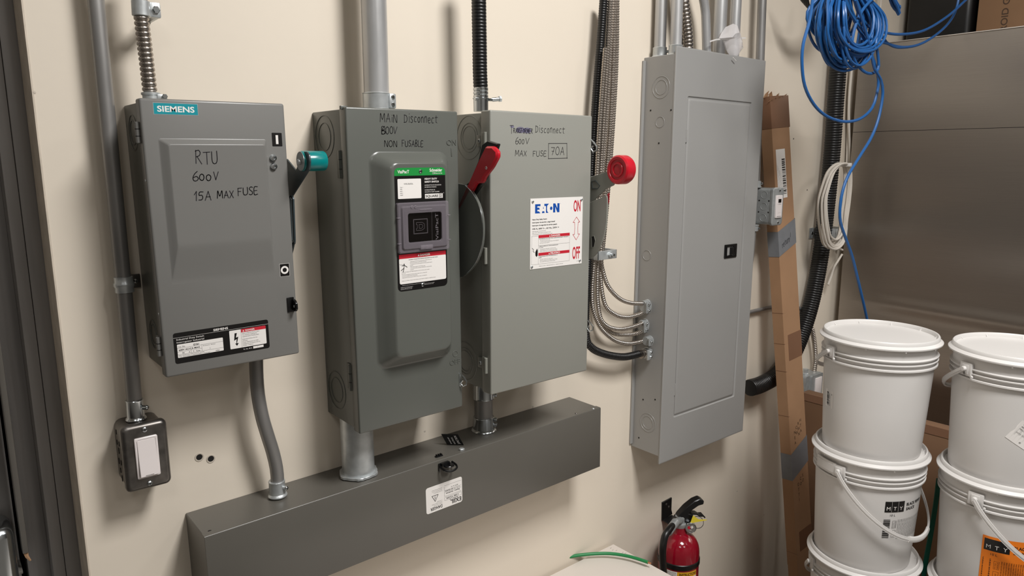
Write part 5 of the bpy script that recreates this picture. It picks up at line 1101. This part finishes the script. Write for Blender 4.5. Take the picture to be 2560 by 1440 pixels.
# ================================================================ white pails
def pail_parts(root, phi, hang, label=None, side=1, clip=False):
    """one 10-litre pail with lid; phi: direction of a handle pivot, hang: angle of the handle below level"""
    q = MB()
    q.lathe([(.106, 0), (.112, .002), (.113, .006), (.1185, .120), (.1235, .226), (.1290, .2275), (.1300, .2285), (.1300, .2320), (.1245, .2335), (.1245, .2400), (.1300, .2415), (.1305, .2440), (.1250, .2455), (.1250, .2500), (.1305, .2515), (.1310, .2540), (.1255, .2560), (.1255, .2800)], (0, 0, 0), (0, 0, 1), M_whiteplastic, 72); q.build('body', root)
    q = MB()
    q.lathe([(.1270, .2795), (.1350, .2797), (.1368, .2812), (.1370, .2840), (.1335, .2868), (.1300, .2895), (.1294, .2960), (.1275, .2985), (.1250, .2985), (.1235, .2965), (.1225, .2890), (.0001, .2885)], (0, 0, 0), (0, 0, 1), M_whiteplastic, 72, True, False)
    for i in range(10):
        a = 2*PI*i/10+.2; d_ = Vector((math.cos(a), math.sin(a), 0)); e = Vector((-d_.y, d_.x, 0)); p = d_*.1232
        q.add([p+e*.001+Vector((0, 0, .2890)), p-e*.001+Vector((0, 0, .2890)), p-e*.001+d_*.003+Vector((0, 0, .298)), p+e*.001+d_*.003+Vector((0, 0, .298)), p+e*.001-d_*.006+Vector((0, 0, .2890)), p-e*.001-d_*.006+Vector((0, 0, .2890))], [(0, 1, 2, 3), (0, 3, 4), (1, 5, 2), (4, 3, 2, 5)], M_whiteplastic)
        q.box(-.0015, .0015, -.0005, .0010, .2770, .2797, M_whiteplastic, T=Matrix.Translation(d_*.1345) @ Matrix.Rotation(a+PI/2, 4, 'Z'))
    q.build('lid', root)
    ax = Vector((math.cos(phi), math.sin(phi), 0)); pz = .2520; Rr = .1335
    for s_ in (1, -1):
        T = Matrix.Translation(ax*s_*.1285+Vector((0, 0, pz))) @ Matrix.Rotation(phi+(0 if s_ > 0 else PI), 4, 'Z')
        q = MB(); q.box(-.004, .0040, -.016, .016, -.016, .014, M_whiteplastic, .0015, T=T); q.box(.0038, .0055, -.009, .009, -.012, .010, M_whiteplastic, .0008, T=T)
        p0 = T @ Vector((.002, 0, 0)); p1 = T @ Vector((.012, 0, 0)); q.cyl(p0, p1, .0055, M_whiteplastic, 14, b=.001)
        p0 = T @ Vector((.0052, 0, -.0105)); p1 = T @ Vector((.0058, 0, -.0105)); q.cyl(p0, p1, .0035, M_greyp, 10)
        p0 = T @ Vector((.002, .020, -.0145)); p1 = T @ Vector((.0065, .020, -.0145)); q.cyl(p0, p1, .003, M_whiteplastic, 10, b=.0006)
        q.build('handle_lug', root)
    dirh = Vector((-ax.y, ax.x, 0))*side; d3 = dirh*math.cos(hang)+Vector((0, 0, -math.sin(hang)))
    if hang > .8:      # resting against the wall of the pail
        P = [Vector((0, 0, pz-.150*math.sin(a)**.9))+(ax*math.cos(a)+dirh*math.sin(a))*(Rr+.006+.006*math.sin(a)) for a in [PI*i/40 for i in range(41)]]
    else: P = [Vector((0, 0, pz))+ax*math.cos(a)*(Rr+.004)+d3*math.sin(a)*Rr*1.25 for a in [PI*i/40 for i in range(41)]]
    q = MB(); up_ = Vector((0, 0, 1)) if hang > .8 else d3.cross(ax); q.strip(P, .0105, .0032, up_, M_whiteplastic); q.strip(P, .0030, .0052, up_, M_whiteplastic); h_ = q.build('handle', root)
    q = MB(); G = P[16:25]; q.tube(G, 0, M_whiteplastic, 10, flat=(.0080, .0048), up=up_); q.build('grip', h_)
    if clip:
        a = clip; T = Matrix.Rotation(a, 4, 'Z')
        q = MB(); w2 = .034
        for r0, r1, w_, z0_, z1_ in ((.1300, .1325, w2, .238, .268), (.1325, .1335, w2-.006, .243, .262)):
            n_ = 8; q.rings([[T @ Vector((r*math.cos(w_/.13*(2*k/n_-1)), r*math.sin(w_/.13*(2*k/n_-1)), z)) for k in range(n_+1)] for r, z in ((r0, z0_), (r1, z0_), (r1, z1_), (r0, z1_))], M_whiteplastic, False, False, closed=False)
        q.build('tear_strip', root)
def body_place(a0, z0, dr=.0004):
    """print wrapped on the pail wall: u along the circumference, v up"""
    def pl(u, v, h):
        r = .113+(.1235-.113)*((z0+v)/.226)+dr+h; a = a0+u/r
        return (r*math.cos(a), r*math.sin(a), z0+v)
    return pl
def mty_label(root, a0, z0, bg, name):
    c = Card(body_place(a0, z0)); Lw, Lh = .150, .112
    if bg: c.grid(0, Lw, 0, Lh, bg, 1, 24)
    c.grid(.004, .053, Lh-.034, Lh-.006, M_blackp, 2, 8)
    for k, ch in enumerate('MTY'): c.text(ch, .0125+.0160*k, Lh-.0290, .0095, M_white, 3, al='c')
    if not bg: c.rect(.0200, .0204, Lh-.034, Lh-.006, M_white, 3); c.rect(.0365, .0369, Lh-.034, Lh-.006, M_white, 3)
    c.text('10 L', .018, Lh-.0445, .0055, M_blackp, 2, w=.013)
    c.bars(.004, .020, .010, Lh-.052, M_blackp, 4, 2, vert=False, n=26)
    c.line([(.026, .055), (.036, .055), (.036, .036), (.026, .036)], .0005, M_blackp, 2, True); c.text('SAUCE', .0345, .0375, .0028, M_blackp, 2, w=.016, rot=PI/2); c.text('10 KG', .0298, .0375, .0022, M_blackp, 2, w=.013, rot=PI/2)
    c.line([(.026, .030), (.036, .030), (.036, .012), (.026, .012)], .0005, M_blackp, 2, True); c.text('LOT', .0330, .0140, .0030, M_blackp, 2, w=.012, rot=PI/2)
    for k in range(20): c.text(('INGREDIENTS: EAU, SUCRE, SAUCE SOYA, FARINE', 'WATER, SUGAR, SOYA SAUCE, WHEAT STARCH')[k % 2], .042+.0046*k, .006, .0026, M_blackp, 2, w=.052, rot=PI/2)
    c.text('BLACK PEPPER', .060, Lh-.020, .0075, M_blackp, 2, w=.060, bold=.0004); c.text('SAUCE', .060, Lh-.032, .0075, M_blackp, 2, w=.030, bold=.0004)
    return c.build(name, root, 'orange product label' if bg is M_orange else 'printed product label')
VA = math.radians(202)          # direction from the pails to the viewer
def pail(label, x, y, z, phi, hang, side, clip=False):
    t = thing('plastic_pail', label, 'pail', (x, y, z), group='white plastic pails in two stacks'); pail_parts(t, phi, hang, None, side, clip); return t
SC = .1376/.137; PT = .2885*SC
def pail(label, x, y, k, phi, hang, side, clip=False):
    t = thing('plastic_pail', label, 'pail', (x, y, PT*1.006*k), group='white plastic pails in two stacks'); t.scale = (SC, SC, SC*1.006)
    pail_parts(t, phi, hang, None, side, clip); return t
R_ = math.radians
p1 = pail('white pail on top of the left stack', 1.8113, -.5086, 3, R_(149), R_(30), -1)
p2 = pail('white pail second from top of the left stack, with black and white label', 1.8114, -.5086, 2, R_(174), R_(56), 1, R_(156))
p3 = pail('white pail third from top of the left stack, handle swung out to the left', 1.8173, -.5134, 1, R_(136), R_(42), -1)
p4 = pail('white pail at the bottom of the left stack on the floor', 1.818, -.514, 0, R_(170), R_(60), 1)
q1 = pail('white pail on top of the right stack at the frame edge', 1.9012, -.7772, 3, R_(150), R_(33), -1)
q2 = pail('white pail second from top of the right stack with an orange label', 1.9027, -.7784, 2, R_(174), R_(62), 1)
q3 = pail('white pail third from top of the right stack, showing its lid', 1.9075, -.7824, 1, R_(170), R_(60), 1)
q4 = pail('white pail at the bottom of the right stack on the floor', 1.908, -.783, 0, R_(170), R_(60), 1)
mty_label(p2, math.radians(222), .090, None, 'product_label')
mty_label(q2, math.radians(183), .060, M_orange, 'product_label')
c = Card(body_place(math.radians(143), .105)); c.rect(-.010, .022, 0, .045, M_white, 1); c.bars(-.004, .004, .006, .040, M_blackp, 8, 2, vert=False, n=16); c.text('LOT 2291', .010, .006, .004, M_blackp, 2, w=.03, rot=PI/2); c.text('R', .016, .034, .004, M_blackp, 2); c.build('barcode_sticker', p1)
def rot_place(a0, z0, ang):
    b_ = body_place(a0, z0); c_, s_ = math.cos(ang), math.sin(ang)
    return lambda u, v, h: b_(u*c_-v*s_, u*s_+v*c_, h)
c = Card(rot_place(math.radians(196), .128, math.radians(-32))); c.grid(-.002, .075, -.012, .040, M_white, 1, 10); c.bars(.024, .070, .024, .036, M_blackp, 9, 2, n=26); c.text('42', .042, -.008, .011, M_blackp, 2, bold=.0006); c.text('156', .060, -.008, .011, M_blackp, 2, bold=.0006)
c.lines(.006, .032, ['LOT 0921', 'BEST', 'MEILLEUR'], .0028, .006, M_blackp, 2, wmax=.016); c.text('MTY FOOD SERVICE', .006, .010, .0028, M_greyp, 2, w=.05); c.text('o', .024, -.006, .005, M_blackp, 2); c.build('barcode_sticker', q1)
q = MB(); q.strip(catmull([(1.9598, -0.6249, 0.7808), (1.9457, -0.6285, 0.7157), (1.9258, -0.6311, 0.6342), (1.9098, -0.6322, 0.5732), (1.8982, -0.6346, 0.5223), (1.8835, -0.6391, 0.4510)], .02), .0120, .003, (.77, -.63, 0), M_greend)
tag(q.build('plastic_strap', loc=[(1.9457, -0.6285, 0.7157)][0]), 'dark green plastic strap hanging between the two pail stacks', 'strap')

# ================================================================ fire extinguisher
ec = Vector((1.612, -.080, .0))
fe = thing('fire_extinguisher', 'red fire extinguisher with black hose and lever hung on the wall', 'fire extinguisher', (ec.x, ec.y, .190))
zb = .18
q = MB(); R_ = .0590
pr = [(.040, 0), (.0535, .008), (R_, .02), (R_, .276), (.0580, .288), (.0550, .301), (.0490, .313), (.0400, .323), (.0295, .330), (.0215, .334), (.0185, .342), (.0185, .352), (.0150, .3525)]
q.lathe(pr, (0, 0, 0), (0, 0, 1), M_redbody, 48); q.build('cylinder', fe)
q = MB(); q.lathe([(R_+.0002, .244), (R_+.002, .246), (R_+.002, .259), (R_+.0002, .261)], (0, 0, 0), (0, 0, 1), M_blackm, 48, False, False); q.build('strap', fe, 'black rubber strap')
ea = math.atan2(-1.265-ec.y, -ec.x)
c = Card(lambda u, v, h: ((R_+.0003+h)*math.cos(ea+u/R_), (R_+.0003+h)*math.sin(ea+u/R_), v))
c.grid(-.060, .060, .06, .240, M_white, 1, 28); c.grid(-.002, .060, .224, .240, M_yellow, 2, 16); c.text('INSTRUCTIONS', .004, .2282, .0080, M_blackp, 3, w=.054, bold=.0005)
c.rect(.0, .006, .212, .220, M_blackp, 2); c.text('1', .002, .2135, .005, M_white, 3); c.text('PULL PIN', .010, .2175, .0036, M_blackp, 2, w=.017, bold=.0003); c.text('HOLD UNIT UPRIGHT', .010, .2120, .0036, M_blackp, 2, w=.038, bold=.0003)
c.lines(-.055, .234, ['EXTINGUISHER AGENT MULTI PURPOSE', 'DRY CHEMICAL. USE ON CLASS A B C', 'FIRES. RECHARGE AFTER ANY USE.', 'INSPECT MONTHLY. CHECK PRESSURE', 'GAUGE. KEEP FROM FREEZING.', 'DO NOT INCINERATE CYLINDER.'], .0024, .0045, M_blackp, 2, wmax=.050); c.build('label', fe, 'white instruction label with a yellow band')
vz = .352
q = MB(); q.lathe([(.0185, 0), (.0195, .002), (.0195, .012), (.0150, .014), (.0150, .030), (.0135, .034)], (0, 0, vz), (0, 0, 1), M_boxgal, 24)
q.box(-.012, .030, -.011, .011, vz+.014, vz+.034, M_boxgal, .003); q.build('valve', fe, 'silver valve body')
lv = Vector((.86, -.5, 0)).normalized(); ln = Vector((-lv.y, lv.x, 0))
def LV(pts, w_, m, name, lab=None):
    P = [lv*a+Vector((0, 0, vz+b_)) for a, b_ in pts]; q = MB(); out = []
    for i, p in enumerate(P):
        d_ = (P[min(i+1, len(P)-1)]-P[max(i-1, 0)]).normalized(); up = ln.cross(d_)*-1
        w1 = w_*(1 if i < len(P)-1 else .8)
        out.append([p+ln*w1, p-ln*w1, p-ln*w1*.9+up*.004, p+ln*w1*.9+up*.004])
    q.rings(out, m); return q.build(name, fe, lab)
q = MB(); q.prism([(-.020, .014), (-.008, .040), (.012, .062), (.036, .080), (.054, .086), (.066, .079), (.065, .068), (.050, .065), (.030, .052), (.014, .034), (.002, .022)], 'y', -.0130, .0130, M_blackm, .002); q.v = [tuple(lv*a+ln*b_+Vector((0, 0, vz+c_))) for a, b_, c_ in q.v]; q.build('top_lever', fe, 'black squeeze lever')
q = MB(); q.prism([(-.018, .016), (.034, .016), (.038, .034), (.008, .048), (-.016, .030)], 'y', -.0125, .0125, M_blackm, .002); q.v = [tuple(lv*a+ln*b_+Vector((0, 0, vz+c_))) for a, b_, c_ in q.v]; q.build('lever_housing', fe)
LV([(.012, .028), (.032, .038), (.046, .036), (.056, .029), (.066, .029), (.072, .022)], .011, M_blackm, 'carry_handle', 'black carrying handle')
gd_ = Vector((math.cos(ea+.12), math.sin(ea+.12), 0)); gc = lv*.030+gd_*.020+Vector((0, 0, vz+.004))
q = MB(); q.lathe([(.0060, -.020), (.0060, -.006), (.0155, -.005), (.0165, .004), (.0150, .006), (.0140, .0045), (.0001, .0045)], gc, gd_, M_zinc, 28); g_ = q.build('gauge', fe, 'round silver pressure gauge')
c = Card(lambda u, v, h: tuple(gc+gd_*(.0047+h)+Vector((-gd_.y, gd_.x, 0))*u+Vector((0, 0, v)))); c.disc(0, 0, .0138, M_greyp, 0, 24); c.disc(-.004, .001, .005, M_redp, 1, 12); c.disc(.003, .003, .0045, M_white, 2, 12); c.line([(0, -.003), (.001, .009)], .0012, M_blackp, 3); c.text('195', .0, -.008, .003, M_white, 3, al='c'); c.build('gauge_face', g_)
hs = [Vector(p)-Vector((ec.x, ec.y, .190)) for p in [(1.5489, -0.1050, 0.5781), (1.5109, -0.1180, 0.5811), (1.4890, -0.1220, 0.5702), (1.4820, -0.1220, 0.5392), (1.4866, -0.1200, 0.5004), (1.4998, -0.1160, 0.4445), (1.5220, -0.1100, 0.3702)]]
q = MB(); q.tube(catmull(hs, .008), .0098, M_black, 16); q.build('hose', fe, 'black rubber hose')
q = MB(); a = hs[0]; b_ = hs[2]; q.cyl(a+(a-b_)*.25, a+(b_-a)*.62, .0118, M_boxgal, 18, b=.001); q.cyl(Vector((0, -.004, vz+.022)), a+(a-b_)*.2, .010, M_boxgal, 14); q.build('hose_fitting', fe, 'silver hose fitting')
q = MB(); tg_ = lv*.040+gd_*.015+Vector((0, 0, vz+.030)); q.prism([(-.004, .012), (.014, -.002), (.040, -.005), (.038, -.007), (.004, -.010), (-.012, -.012)], 'y', -.0004, .0004, M_yellowt); q.v = [tuple(tg_+lv*x+gd_*(.008+y_)+Vector((0, 0, z_))) for x, y_, z_ in q.v]; q.build('seal_tag', fe, 'yellow seal tag')
q = MB(); rc_ = lv*.052+gd_*.014+Vector((0, 0, vz+.014)); q.ring(rc_, gd_+Vector((0, 0, .3)), .017, .0010, M_zinc, 28, 6); q.build('pin_ring', fe)
# wall bracket
bc = Vector([(1.6466, 0.0000, 0.5554)][0]); t = thing('wall_bracket', 'black steel hook bracket screwed to the wall behind the extinguisher', 'bracket', (bc.x, 0, bc.z))
q = MB(); q.prism([(-.021, .026), (.024, .028), (.024, -.012), (.030, -.028), (-.019, -.034)], 'y', -.004, 0, M_blackm, .0006); q.prism([(0, -.034), (-.004, -.034), (-.048, -.040), (-.048, -.037), (-.004, -.030)], 'x', -.018, .028, M_blackm, .0006); q.build('plate', t)
for u, v in ((-.002, .014), (.010, .002)):
    q = MB(); bolt(q, (u, -.004, v), (0, -1, 0), .004, M_boxmet, .002); q.build('screw', t)

# ================================================================ white carton, green wire, tan tub
t = thing('cardboard_box', 'large white carton standing below the wireway at the bottom edge', 'box', (1.15, -.5, 0))
q = MB(); q.box(-.75, .2555, -.45, .491, 0, .530, M_cartonw, .002); q.build('carton', t)
q = MB()
for (x, y, z) in [(1.3837, -0.0194, 0.5302), (1.3803, -0.0300, 0.5302), (1.3864, -0.0378, 0.5302), (1.3922, -0.0561, 0.5302), (1.3950, -0.0638, 0.5302)]: q.box(x-1.15-.003, x-1.15+.003, y+.5-.0003, y+.5+.0003, .5300, .5304, M_greyp)
q.build('scuff_marks', t)['kind'] = 'stuff'
P = [(1.0422, 0.0074, 0.5450), (1.0943, 0.0142, 0.5450), (1.1437, 0.0157, 0.5450), (1.1975, 0.0125, 0.5450), (1.2532, 0.0014, 0.5450), (1.3014, -0.0234, 0.5450), (1.3419, -0.0546, 0.5450), (1.3685, -0.0925, 0.5450), (1.3813, -0.1262, 0.5450), (1.3871, -0.1487, 0.5450)]
q = MB(); q.tube(catmull(P, .012), .0044, M_green, 12); e = Vector(P[-1]); d_ = (e-Vector(P[-2])).normalized(); q.lathe([(.0026, 0), (.0028, .004), (.0018, .009)], e, d_, M_copper, 10)
tag(q.build('ground_wire', loc=P[5]), 'green insulated wire with a bare copper end lying across the white carton', 'wire')
c_ = Vector((1.660, -.195, 0))
t = thing('cardboard_tube', 'tan round cardboard tub just showing at the bottom right of the extinguisher', 'tub', c_)
q = MB(); q.lathe([(.045, 0), (.045, .366), (.042, .368), (.0001, .366)], (0, 0, 0), (0, 0, 1), M_cardraw, 32, True, False); q.build('tub', t)
